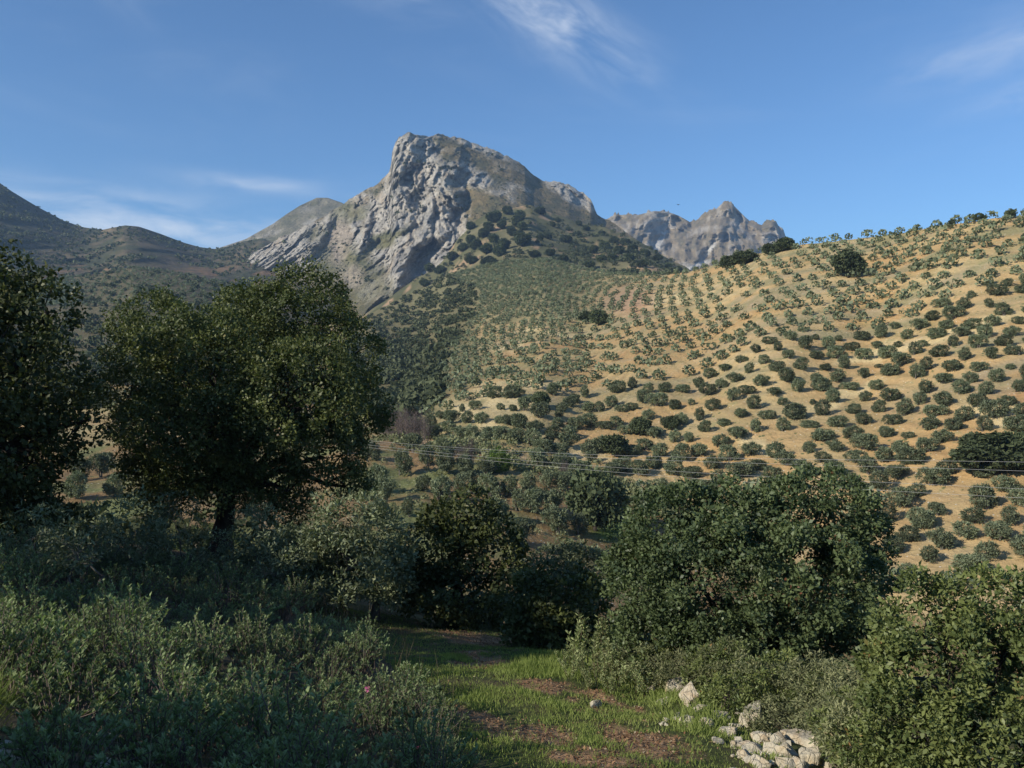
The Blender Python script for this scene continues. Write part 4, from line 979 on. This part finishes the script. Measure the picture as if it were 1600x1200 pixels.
for (px, row, w, h) in FIELD:
    p, d = b_place(px, row)
    bi = 0 if row <= 744 else (1 if row <= 785 else 2)
    if px < 200: txt = 'olive tree seen through the gap between the two left oaks'
    elif px > 1200: txt = 'small olive tree peeping over the dense bush at right'
    else:
        FN[bi] += 1; rank = sorted(q[0] for q in FIELD if 200 < q[0] < 1200 and (0 if q[1] <= 744 else (1 if q[1] <= 785 else 2)) == bi).index(px)
        txt = ORD[rank] + ' olive tree from the left in the ' + ('back row along the valley bottom', 'middle row of the brown valley field', 'front row of the brown valley field')[bi]
    e = place_olive(p, 1.0, txt, 'olives in the valley field', rng)
    e.scale = (w * d / F / 4.4, w * d / F / 4.4, h * d / F / 3.2)
# bright green poplar and the leafless thicket
p, d = b_place(780, 738)
pv_ = empty('young_poplar', p); tag(pv_, 'bright yellow green young tree at the valley bottom', 'tree')
V, Fc, tint, C = crown_geo([(np.array([0, 0, 2.6]), np.array([1.9, 1.8, 2.3])), (np.array([-.9, 0, 1.8]), np.array([1.3, 1.3, 1.6])), (np.array([1., .3, 2.0]), np.array([1.2, 1.2, 1.7]))], rng, .4, 2.6, 30, .24, .15)
obj('crown', mk_mesh('crown', V, Fc, MAT['poplar'], {'tint': tint}), pv_); Vt, Ft = tube([(0, 0, -.5), (.1, 0, 1.2), (0, .1, 3)], [.14, .1, .05], 6); obj('trunk', mk_mesh('trunk', Vt, Ft, MAT['olive_bark'], None, True), pv_)
def bare_tree_mesh(seed):
    rg = np.random.default_rng(seed); parts = []
    for s_ in range(16):
        a = rg.uniform(0, 6.28); b0 = np.array([rg.uniform(-1, 1), rg.uniform(-1, 1), -.4]); t1 = b0 + np.array([math.cos(a) * rg.uniform(.2, 1.2), math.sin(a) * rg.uniform(.2, 1.2), rg.uniform(4, 6.5)])
        p_, q_ = limb(b0, t1, .05, .02, rg, 5, 0); parts.append(tube(p_, q_, 4))
        for _ in range(14):
            f = rg.uniform(.3, 1); s0 = b0 + (t1 - b0) * f; e0 = s0 + np.array([rg.normal() * .7, rg.normal() * .7, rg.uniform(.4, 1.5)])
            parts.append(tube(np.array([s0, e0]), [.025, .012], 3))
    return join(parts)
BARE = [mk_mesh('stems', *bare_tree_mesh(400 + i), MAT['twig'], None, False) for i in range(3)]
for k, (px, row) in enumerate(((600, 682), (613, 686), (628, 688), (640, 690), (652, 690), (665, 694), (606, 676), (622, 678), (636, 680), (650, 684), (720, 730), (735, 728), (880, 752))):
    p, d = b_place(px, row); e = empty('bare_tree', p, rng.uniform(0, 6.28), rng.uniform(.9, 1.25) * (1 if k < 10 else .7))
    tag(e, 'leafless purplish grey tree in the thicket right of the big oak crown' if k < 10 else 'small leafless grey tree in the valley field', 'tree', 'leafless trees in the valley' if k < 10 else 'small leafless trees in the field'); obj('stems', BARE[k % 3], e)
# trees on the knoll: (px, base row, width px, height px)
KN = [(735, 358, 14, 12), (777, 345, 17, 16), (792, 338, 16, 14), (770, 352, 18, 16), (783, 360, 15, 16), (812, 345, 17, 15), (808, 358, 20, 18), (818, 362, 14, 15), (843, 334, 17, 12), (800, 368, 16, 14), (764, 365, 17, 15), (757, 378, 16, 15), (772, 385, 17, 16), (790, 392, 18, 18), (762, 398, 20, 17), (780, 402, 20, 18), (818, 388, 26, 20), (812, 376, 18, 14), (744, 392, 18, 16), (735, 384, 16, 14), (725, 398, 18, 14),
      (766, 412, 22, 15), (735, 415, 20, 14), (710, 410, 18, 14), (846, 378, 12, 12), (858, 372, 12, 10), (863, 355, 8, 8), (886, 378, 18, 12), (890, 356, 8, 7), (872, 346, 8, 7), (905, 352, 10, 8), (918, 358, 12, 9), (905, 372, 9, 9), (940, 366, 12, 9), (930, 402, 16, 13), (945, 390, 16, 14), (960, 380, 14, 11), (975, 385, 16, 12), (880, 414, 18, 12), (922, 424, 18, 11), (860, 402, 16, 11), (835, 404, 18, 11), (690, 430, 18, 13), (665, 448, 18, 12), (672, 425, 16, 14), (990, 392, 16, 12), (1010, 400, 16, 12), (1030, 408, 15, 11), (970, 402, 17, 13), (985, 412, 17, 12), (1005, 418, 16, 12), (955, 412, 17, 13), (940, 416, 16, 12), (1045, 414, 13, 10), (1060, 420, 12, 9)]
for (px, row, w, h) in KN:
    i = int(np.argmin(np.abs(hk.pxs - px))); j = int(np.argmin(np.abs(hk.rows[:, i] - row))); p = XK[j, i]; d = p[1]
    place_oak(p - np.array([0, 0, .5]), w * .95 * d / F, h * 1.0 * d / F, 'dark tree on the left part of the green knoll below the cliff' if px < 830 else ('small dark tree on the bare middle of the green knoll' if px < 925 else 'dark tree in the wooded right slope of the green knoll'), 'trees on the left of the knoll' if px < 830 else 'trees on the right of the knoll')

# ------------------------------------------------------------------ power line: two poles outside the view and four conductors
PA, PB = P(330, 672, 152), P(2120, 718, 78)
pa_z = float(b_z(PA[0], PA[1])[0] or -20); pb_z = float(ground_z(PB[0:1], PB[1:2])[0])
for (pt, gz, txt) in ((PA, pa_z, 'wooden power pole behind the big oak'), (PB, pb_z, 'wooden power pole outside the right edge')):
    e = empty('power_pole', (pt[0], pt[1], gz)); tag(e, txt, 'pole')
    H = pt[2] - gz
    V, Fc = tube([(0, 0, -1), (0, 0, H * .5), (0, 0, H + .4)], [.17, .14, .11], 10); obj('post', mk_mesh('post', V, Fc, MAT['pole'], None, True), e)
    for dz in (0, -1.6):
        V, Fc = tube([(0, -1.0, H + dz), (0, 1.0, H + dz)], [.06, .06], 6); obj('crossarm', mk_mesh('crossarm', V, Fc, MAT['pole'], None, False), e)
WIRES = [[(550, 686), (850, 707), (1150, 716), (1600, 722)], [(550, 689), (850, 711), (1150, 723), (1600, 736)], [(550, 692), (850, 722), (1150, 742), (1600, 764)], [(550, 696), (850, 728), (1150, 752), (1600, 778)]]
for k, wp in enumerate(WIRES):
    pts = []
    w = np.array(wp, float); co_ = np.polyfit(w[:, 0], w[:, 1], 3)
    for px in np.concatenate([np.linspace(330, 1600, 46), np.linspace(1620, 2120, 10)]):
        row = np.polyval(co_, np.clip(px, 480, 1680)) + (0 if 480 < px < 1680 else (px - np.clip(px, 480, 1680)) * (.07 if px < 500 else .012))
        f = (px - 330) / (2120 - 330); d = 1.0 / ((1 - f) / 152 + f / 78) + (k % 2) * .8
        pts.append(P(px, row, d))
    V, Fc = tube(pts, .013, 5)
    o = obj('power_cable', mk_mesh('power_cable', V, Fc, MAT['cable'], None, True))
    tag(o, ('uppermost of the four thin cables crossing the valley', 'second thin cable from the top crossing the valley', 'third thin cable from the top crossing the valley', 'lowest of the four thin cables crossing the valley')[k], 'cable', 'cables of the power line')
# a bird in the sky right of the mountain
bp = P(1060, 320, 260)
e = empty('bird', bp, .6); tag(e, 'tiny dark bird gliding above the far peaks', 'bird')
V, Fc = tube([(0, -.32, 0), (0, -.22, .02), (0, 0, .03), (0, .2, .03), (0, .3, .04), (0, .36, .03)], [.03, .09, .11, .08, .05, .01], 8); obj('body', mk_mesh('body', V, Fc, MAT['bird'], None, True), e)
for s_ in (-1, 1):
    wv = np.array([(0, .16, .04), (s_ * .35, .2, .14), (s_ * .8, .05, .12), (s_ * .75, -.08, .11), (s_ * .35, -.08, .12), (0, -.12, .04)]); wv = np.concatenate([wv, wv - np.array([0, 0, .015])])
    obj('wing', mk_mesh('wing', wv, np.array([(0, 1, 4, 5), (1, 2, 3, 4), (11, 10, 7, 6), (10, 9, 8, 7)]), MAT['bird']), e)

# ------------------------------------------------------------------ shrubs of the bank
def cistus_variant(seed, hgt=.95, stems=34, w=.5):
    rg = np.random.default_rng(seed); st = []; Ps, As, Ns, Ls, T = [], [], [], [], []
    for s_ in range(stems):
        a = rg.uniform(0, 6.28); o_ = rg.uniform(0, .12); top = np.array([math.cos(a), math.sin(a), 0]) * w * rg.random() ** .5; H = hgt * rg.uniform(.7, 1.08) * (1 - .55 * (np.hypot(*top[:2]) / w) ** 2)
        b0 = np.array([math.cos(a) * o_, math.sin(a) * o_, -.1]); t1 = np.array([top[0], top[1], H])
        p_, q_ = limb(b0, t1, .008, .003, rg, 5, .10); st.append(tube(p_, q_, 3))
        nl = rg.integers(28, 46); f = 1 - rg.random(nl) ** 1.3 * .62
        seg = np.clip(f * 4, 0, 3.999); i = seg.astype(int); u = (seg - i)[:, None]
        pos = p_[i] * (1 - u) + p_[i + 1] * u
        ang = rg.uniform(0, 6.28, nl); tilt = rg.uniform(.35, 1.15, nl)
        ax = unit(np.stack([np.cos(ang) * np.sin(tilt), np.sin(ang) * np.sin(tilt), np.cos(tilt)], -1))
        nr = unit(np.stack([-np.cos(ang) * np.cos(tilt), -np.sin(ang) * np.cos(tilt), np.sin(tilt)], -1) + rg.normal(size=(nl, 3)) * .25)
        Ps.append(pos); As.append(ax); Ns.append(nr); Ls.append(rg.uniform(.034, .066, nl)); T.append(np.clip(f * .6 + rg.random(nl) * .4, 0, .92) * rg.uniform(.6, 1.05))
    Pq, Aq, Nq, Lq, Tq = map(np.concatenate, (Ps, As, Ns, Ls, T))
    V, Fc = leaf_geo(Pq, Aq, Nq, Lq, Lq * .36, .08)
    Vs, Fs = join(st)
    return mk_mesh('foliage', V, Fc, MAT['cistus'], {'tint': np.repeat(Tq, 4)}), mk_mesh('stems', Vs, Fs, MAT['twig'], None, True)
CIS = [cistus_variant(500 + i, .66 + .07 * i, 46, .56) for i in range(6)] + [cistus_variant(520 + i, .5, 46, .62) for i in range(2)]
rng = np.random.default_rng(91)
def place_cistus(p, sc, label, group, name='cistus_shrub'):
    v = CIS[rng.integers(len(CIS))]
    e = empty(name, p, rng.uniform(0, 6.28), (sc * rng.uniform(.9, 1.25), sc * rng.uniform(.9, 1.25), sc)); tag(e, label, 'shrub', group)
    obj('foliage', v[0], e); obj('stems', v[1], e)
    return e
pts = []
tries = 0
while tries < 9000 and len(pts) < 185:
    tries += 1
    y = rng.uniform(5.0, 20) if rng.random() < .75 else rng.uniform(17, 26); x = rng.uniform(-.62 * y, 0.1 * y)
    z = gz1(x, y); px = 800 + F * x / y; row = 600 - F * z / y
    if px < -60: continue
    if px > np.interp(row, [900, 960, 985, 1040, 1100, 1200, 1400], [440, 485, 510, 585, 650, 690, 720]): continue
    if any((x - a) ** 2 + (y - b) ** 2 < (.85 if y > 12 else .70) ** 2 for a, b in pts): continue
    if row > 1085 and px < 420 and rng.random() < .45: continue
    if row > 1100 and px < 60: continue
    pts.append((x, y))
    cl = float(fbm(np.array([x * .55]), np.array([y * .55]), seed=181)[0])
    sc = rng.uniform(.7, 1.15) * np.clip(.35 + 1.4 * cl, .6, 1.25) * (.85 if row > 1100 and px > 560 else 1)
    bi = 0 if row < 985 else (1 if row < 1105 else 2); bj = 0 if px < 170 else (1 if px < 380 else 2)
    txt = (('dull cistus shrub under the black left oak', 'dull cistus shrub in front of the big oak trunk', 'dull cistus shrub below the silvery olive'), ('cistus shrub of the sunlit strip, near the left edge', 'cistus shrub in the middle of the sunlit strip', 'cistus shrub at the right end of the sunlit strip'),
           ('cistus shrub in deep shade near the lower left corner', 'cistus shrub in deep shade at the bottom, left of centre', 'shaded cistus shrub at the bottom beside the grass'))[bi][bj]
    place_cistus((x, y, z), sc, txt, 'cistus shrubs: ' + txt.replace('cistus shrub ', ''))
def flower(parent, loc, r):
    V = []; Fc = []
    for k in range(5):
        a = k / 5 * 6.283; c, s_ = math.cos(a), math.sin(a); o_ = len(V)
        for (rr, ww, zz) in ((.1, .0, 0), (.6, .42, .12), (1., .30, .2), (1., -.30, .2), (.6, -.42, .12)):
            V.append((r * (rr * c - ww * s_), r * (rr * s_ + ww * c), r * zz))
        Fc.append([o_, o_ + 1, o_ + 2, o_ + 3]); Fc.append([o_, o_ + 3, o_ + 4, o_])
    V = np.array(V); Fq = np.array([f for i, f in enumerate(Fc) if i % 2 == 0]); V5 = np.array([f[:3] for i, f in enumerate(Fc) if i % 2])
    F4 = np.concatenate([Fq, np.c_[V5, V5[:, 2]]]) if False else Fq
    f = obj('flower', mk_mesh('flower', V, F4, MAT['pink'], {'tint': np.linspace(0, .9, len(V))}), parent, loc); f.rotation_euler = (.9, .2, 0); f['label'] = 'pink five-petalled flower'
    return f
for (px, row, txt, sc) in ((600, 1128, 'cistus shrub with one pink flower at the edge of the bank', .95), (640, 1118, 'upright sunlit cistus shrub between the pink flower and the grass', 1.1), (665, 1205, 'low cistus shrub with a small pink flower at the bottom edge', .7)):
    p = ground_hit(px, row); e = place_cistus(p, sc, txt, None)
    e.rotation_euler = (0, 0, 0)
    if 'flower' in txt and 'pink flower and' not in txt: flower(e, (-.14 if sc > .8 else -.08, -.38, .66 if sc > .8 else .55), .035 / sc * (1.15 if sc > .8 else .8))
# grey scrub in front of the dense bush, right of the clearing
for k, (px, row, sc) in enumerate(((985, 1062, .8), (1010, 1068, 1.0), (1035, 1075, .9), (1075, 1085, .9), (1110, 1092, 1.1), (1145, 1098, 1.1), (1180, 1105, 1.1), (1215, 1112, 1.1), (1250, 1120, 1.2), (1285, 1130, 1.2), (1315, 1140, 1.2), (1345, 1150, 1.2), (1320, 1185, 1.1), (1350, 1200, 1.1), (1385, 1190, 1.2), (1410, 1215, 1.1), (1130, 1115, .7), (1225, 1140, .7), (1300, 1165, .8), (1370, 1230, 1.), (1330, 1225, .9))):
    p = ground_hit(px, row); rg = np.random.default_rng(600 + k); r = .42 * sc
    L = [(p + np.array([rg.uniform(-.3, .3), rg.uniform(-.25, .25), rg.uniform(.25, .55) * sc]), np.array([r, r, r * .8]) * rg.uniform(.7, 1.05)) for _ in range(4)]
    r *= rg.uniform(.8, 1.25)
    big_tree('grey_scrub', ORD[k] + ' cushion of scrub from the left along the foot of the dense bush' if k < 12 else 'small scrub cushion in front of the row, among the rocks' if k in (16, 17) else 'grey scrub cushion beside the pile of pale rocks', 'scrub', p, L, 620 + k, MAT['bush2'] if k % 3 == 1 else MAT['scrub'], MAT['twig'], .11, 22, 36, .052, .018 if k % 3 == 1 else .014, .12, .012, stems=3, n_twig=16, group='scrub below the dense bush' if k < 12 or k in (16, 17) else 'scrub beside the rock pile', crown_name='foliage', out_bias=.1, up=.1)
# tall weeds at the corner of the clearing
def weed_mesh(seed, H):
    rg = np.random.default_rng(seed); st = []; Ps, As, Ns = [], [], []
    for s_ in range(7):
        b0 = np.array([rg.uniform(-.1, .1), rg.uniform(-.1, .1), -.05]); t1 = b0 + np.array([rg.normal() * .1, rg.normal() * .1, H * rg.uniform(.6, 1)])
        p_, q_ = limb(b0, t1, .007, .003, rg, 5, 0); st.append(tube(p_, q_, 3)); nl = int(80 * H)
        f = rg.uniform(.15, 1, nl)[:, None]; Ps.append(b0 + (t1 - b0) * f); a = rg.uniform(0, 6.28, nl)
        As.append(unit(np.stack([np.cos(a), np.sin(a), rg.uniform(.4, 1.4, nl)], -1))); Ns.append(rdir(nl, rg))
    Pq, Aq, Nq = map(np.concatenate, (Ps, As, Ns)); L_ = rg.uniform(.04, .085, len(Pq))
    V, Fc = leaf_geo(Pq, Aq, Nq, L_, L_ * .3)
    return mk_mesh('foliage', V, Fc, MAT['weed'], {'tint': np.repeat(rg.random(len(Pq)) * .9, 4)}), mk_mesh('stems', *join(st), MAT['straw'], {'tint': np.zeros(len(join(st)[0]))})
WD = [weed_mesh(700 + i, H) for i, H in enumerate((1.0, .8, .6))]
for k, (px, row, sc, vi) in enumerate(((900, 1050, 1.0, 0), (930, 1052, 1.0, 0), (948, 1056, .9, 0), (915, 1062, .9, 1), (885, 1046, .8, 1), (940, 1070, .9, 1), (965, 1066, .9, 1), (925, 1078, .8, 2), (975, 1075, .9, 2), (1000, 1082, .8, 2), (890, 1066, .8, 2), (955, 1082, .7, 2))):
    e = empty('tall_weed', ground_hit(px, row), rng.uniform(0, 6.28), sc * (1.35 if vi == 0 else 1.1)); tag(e, 'tall pale upright weed at the corner of the clearing' if vi == 0 else 'leafy weed at the right edge of the clearing', 'weed', 'tall weeds' if vi == 0 else 'leafy weeds')
    obj('foliage', WD[vi][0], e); obj('stems', WD[vi][1], e)

# ------------------------------------------------------------------ grass, stalks and litter
def scatter_ground(n, fx, fy, keep):
    x = rng.uniform(*fx, n); y = rng.uniform(*fy, n); z = ground_z(x, y); px = 800 + F * x / y; row = 600 - F * z / y
    k = keep(px, row, x, y); return np.stack([x, y, z], -1)[k], px[k], row[k]
def right_edge(row):
    return np.interp(row, [960, 1000, 1050, 1090, 1120, 1160, 1200, 1300], [860, 880, 990, 1080, 1140, 1165, 1185, 1200])
def left_edge(row):
    return np.interp(row, [900, 960, 985, 1040, 1100, 1200, 1300], [450, 520, 560, 640, 690, 700, 700])
def k_grass(px, row, x, y):
    b = bare_mask(px, row, x, y); dn = np.clip(fbm(x * 1.1, y * 1.1, seed=171) * 1.9 - .35, .12, 1) * np.clip((row - 985) / 55, .25, 1)
    return (px > left_edge(row) - 30) & (px < right_edge(row) + 60) & (row > 950) & (rng.random(len(px)) < dn * (1 - .93 * b))
G, gp, gr = scatter_ground(330000, (-6, 7), (8, 26), k_grass)
h = rng.uniform(.03, .09, len(G)) * (1 + 1.4 * np.clip(fbm(G[:, 0] * .9, G[:, 1] * .9, seed=173) - .5, 0, 1) * 2); h *= 1 + 1.5 * np.clip(blob(gp, gr, 880, 1045, 70, 22, 5, .6) + blob(gp, gr, 1080, 1120, 60, 25, 20, .6), 0, 1)
a = rng.uniform(0, 6.28, len(G)); le = rng.uniform(.1, .75, len(G))
A_ = unit(np.stack([np.cos(a) * le, np.sin(a) * le, np.ones(len(G))], -1)); N_ = unit(np.stack([-np.sin(a), np.cos(a), np.zeros(len(G))], -1) + rdir(len(G), rng) * .5)
V, Fc = leaf_geo(G - np.array([0, 0, .01]), A_, N_, h, .007 + h * .04, .1)
tg = np.clip(fbm(G[:, 0] * .7, G[:, 1] * .7, seed=175) * .8 + rng.random(len(G)) * .45 - .1, 0, 1)
o = obj('grass', mk_mesh('grass', V, Fc, MAT['grass'], {'tint': np.repeat(tg, 4)})); tag(o, 'short green grass of the clearing', 'grass', kind='stuff')
G, gp, gr = scatter_ground(150000, (-6, 7), (8, 27), lambda px, row, x, y: (px > left_edge(row) - 60) & (px < right_edge(row) + 80) & (row > 940) & (rng.random(len(px)) < .03 + .85 * bare_mask(px, row, x, y)))
A_ = unit(rdir(len(G), rng) * np.array([1, 1, .35])); N_ = unit(rdir(len(G), rng) * .5 + np.array([0, 0, 1]))
L_ = rng.uniform(.02, .06, len(G)); V, Fc = leaf_geo(G + np.array([0, 0, .012]), A_, N_, L_, L_ * .55, .15)
o = obj('leaf_litter', mk_mesh('leaf_litter', V, Fc, MAT['litter'], {'tint': np.repeat(rng.random(len(G)), 4)})); tag(o, 'reddish brown dry leaves lying between the grass', 'leaf litter', kind='stuff')
G, gp, gr = scatter_ground(16000, (-14, 1), (4.5, 26), lambda px, row, x, y: (px < left_edge(row) + 20) & (px > -120) & (rng.random(len(px)) < np.clip(fbm(x * .5, y * .5, seed=177) * 2 - .6, .1, 1)))
a = rng.uniform(0, 6.28, len(G)); le = rng.uniform(.05, .5, len(G)); A_ = unit(np.stack([np.cos(a) * le + .1, np.sin(a) * le, np.ones(len(G))], -1)); h = rng.uniform(.25, .85, len(G)) ** 1.3
V, Fc = leaf_geo(G, A_, rdir(len(G), rng), h, .006, .06)
o = obj('dry_grass', mk_mesh('dry_grass', V, Fc, MAT['straw'], {'tint': np.repeat(rng.random(len(G)) * .9, 4)})); tag(o, 'thin dry grass stalks between the shrubs of the left bank', 'dry grass', kind='stuff')
# a grass tussock at the left edge
p = ground_hit(-25, 1130); n = 160; a = rng.uniform(-1.2, 1.4, n); le = rng.uniform(.2, 1.4, n); A_ = unit(np.stack([np.cos(a) * le, np.sin(a) * le * .6, np.ones(n)], -1)); h = rng.uniform(.3, .75, n)
V, Fc = leaf_geo(np.repeat(p[None], n, 0) + rng.normal(size=(n, 3)) * .06, A_, rdir(n, rng), h, .008, -.1)
o = obj('grass_tussock', mk_mesh('grass_tussock', V - p, Fc, MAT['grass'], {'tint': np.repeat(rng.random(n), 4)}), None, p); tag(o, 'yellow green grass tussock arching in at the left edge', 'grass tussock')

# ------------------------------------------------------------------ rocks
def rock_mesh(seed, sx, sy, sz):
    rg = np.random.default_rng(seed); bm = bmesh.new()
    for v in rdir(15, rg) * rg.uniform(.75, 1.1, (15, 1)): bm.verts.new(v)
    r_ = bmesh.ops.convex_hull(bm, input=list(bm.verts)); bmesh.ops.delete(bm, geom=list({g for g in r_['geom_interior'] + r_['geom_unused'] if isinstance(g, bmesh.types.BMVert)}), context='VERTS')
    bmesh.ops.bevel(bm, geom=list(bm.edges), offset=.07, segments=1, affect='EDGES', clamp_overlap=True)
    bmesh.ops.triangulate(bm, faces=list(bm.faces)); bmesh.ops.subdivide_edges(bm, edges=list(bm.edges), cuts=2, use_grid_fill=True)
    co = np.array([v.co[:] for v in bm.verts]); d = (ridged(co[:, 0] * 1.6, co[:, 1] * 1.6, co[:, 2] * 1.6, 4, seed) - .6) * .26 + (vnoise(co[:, 0] * 6, co[:, 1] * 6, co[:, 2] * 6, seed + 5) - .5) * .07
    co = co * (1 + d)[:, None] * np.array([sx, sy, sz])
    for v, c in zip(bm.verts, co): v.co = c
    me = bpy.data.meshes.new('rock'); bm.to_mesh(me); bm.free(); me.materials.append(MAT['rock'])
    return me
RK = [  # px, row of the base, half width / height in px, label
    (1057, 1082, 15, 14, 'pale pointed rock, upper left of the two standing stones'), (1076, 1106, 12, 17, 'pale standing stone like a broken stump in front of the scrub'), (1019, 1078, 6, 5, 'small pale stone left of the standing stones'), (998, 1074, 5, 4, 'small pale stone at the grass edge farther left'),
    (930, 1095, 10, 6, 'flat brownish stone lying alone in the grass'), (1176, 1130, 22, 17, 'grey tilted block under the scrub'), (1163, 1138, 8, 13, 'dark upright stone leaning on the grey tilted block'), (1105, 1138, 11, 8, 'ochre stone in the grass below the standing stones'), (1082, 1135, 8, 8, 'grey stone at the foot of the standing stones'), (1070, 1130, 9, 9, 'dark stone half sunk beside the grass'), (1125, 1128, 10, 9, 'reddish stone between standing stones and grey block'),
    (1252, 1165, 22, 13, 'white rock on top of the rubble pile'), (1243, 1150, 8, 10, 'sharp white tooth of rock above the pile'), (1276, 1170, 14, 13, 'rounded pinkish rock at the right end of the pile'), (1265, 1200, 13, 20, 'long ochre slab standing on edge at the pile'), (1235, 1185, 14, 12, 'ochre rock in the middle of the pile'), (1210, 1190, 16, 15, 'large pale block at the front of the pile'), (1190, 1165, 13, 9, 'yellowish rock on the left top of the pile'), (1172, 1180, 14, 9, 'whitish flat stone at the left of the pile'), (1160, 1195, 10, 8, 'small whitish stone at the left foot of the pile'), (1225, 1210, 14, 9, 'pale stone at the bottom edge under the pile'), (1250, 1212, 12, 10, 'ochre stone at the bottom edge under the pile'), (1188, 1208, 13, 9, 'yellow stone at the bottom edge left of the pale block'), (1215, 1166, 12, 8, 'cream stone behind the pale block'), (1292, 1202, 12, 12, 'shaded stone right of the ochre slab'),
    (1038, 1097, 9, 6, 'small cream stone in the grass left of the standing stones'), (1095, 1118, 10, 7, 'cream stone in the grass right below the standing stones'), (1142, 1150, 12, 8, 'cream stone halfway between grey block and pile'), (1122, 1166, 8, 6, 'small cream stone in the grass left of the pile'), (1150, 1172, 9, 7, 'cream stone touching the left foot of the pile'),
    (8, 1195, 34, 24, 'grey boulder in the lower left corner'), (150, 1150, 26, 13, 'dark shaded rock under the shrubs at lower left'), (165, 1205, 20, 12, 'grey rock at the bottom edge, lower left'), (192, 1206, 14, 9, 'small grey rock at the bottom edge beside a larger one'), (85, 1206, 16, 7, 'low shaded stone on the bottom edge near the corner boulder')]
for k, (px, row, w, h, txt) in enumerate(RK):
    p = ground_hit(px, row); s_ = p[1] / F
    o = obj('rock', rock_mesh(800 + k, w * s_ * (1.75 if px > 300 else 1.0), w * s_ * (1.5 if px > 300 else .9), h * s_ * (1.6 if px > 300 else 1.0)), None, p + np.array([0, 0, h * s_ * .38])); o.rotation_euler = (rng.uniform(-.2, .2), rng.uniform(-.25, .25), rng.uniform(0, 6.28))
    if h > 1.5 * w: o.rotation_euler = (.05, .12, rng.uniform(-.4, .4))
    tag(o, txt, 'rock', 'pale rocks' if px > 900 else 'grey rocks at lower left')
PB_ = [rock_mesh(900 + i, .05, .045, .032) for i in range(4)]
st = []
for k in range(46):
    px, row = (rng.uniform(1140, 1300), rng.uniform(1135, 1215)) if k < 30 else (rng.uniform(1030, 1160), rng.uniform(1085, 1150))
    p = ground_hit(px, row); o = obj('small_stone', PB_[k % 4], None, p + np.array([0, 0, .02])); o.rotation_euler = (0, 0, rng.uniform(0, 6)); o.scale = [rng.uniform(.7, 1.9)] * 3
    tag(o, 'fist-sized pale stone of the rubble around the rock pile' if k < 30 else 'fist-sized pale stone below the standing stones', 'stone', 'rubble of the rock pile' if k < 30 else 'small stones below the standing stones')

# ------------------------------------------------------------------ the air of the valley
bm = bmesh.new(); bmesh.ops.create_cube(bm, size=1.0)
for v in bm.verts: v.co = Vector((v.co.x * 8800, v.co.y * 7400 + 1000, v.co.z * 590 + 220))
me = bpy.data.meshes.new('haze'); bm.to_mesh(me); bm.free()
m, t, out = new_mat('valley_air'); vol = t.n.new('ShaderNodeVolumePrincipled'); vol.inputs['Color'].default_value = (.48, .70, 1.0, 1); vol.inputs['Density'].default_value = .00010; vol.inputs['Anisotropy'].default_value = .2
t.l.new(vol.outputs[0], out.inputs['Volume']); me.materials.append(m)
o = obj('haze', me); tag(o, 'thin bluish haze filling the valley', 'haze', kind='stuff')
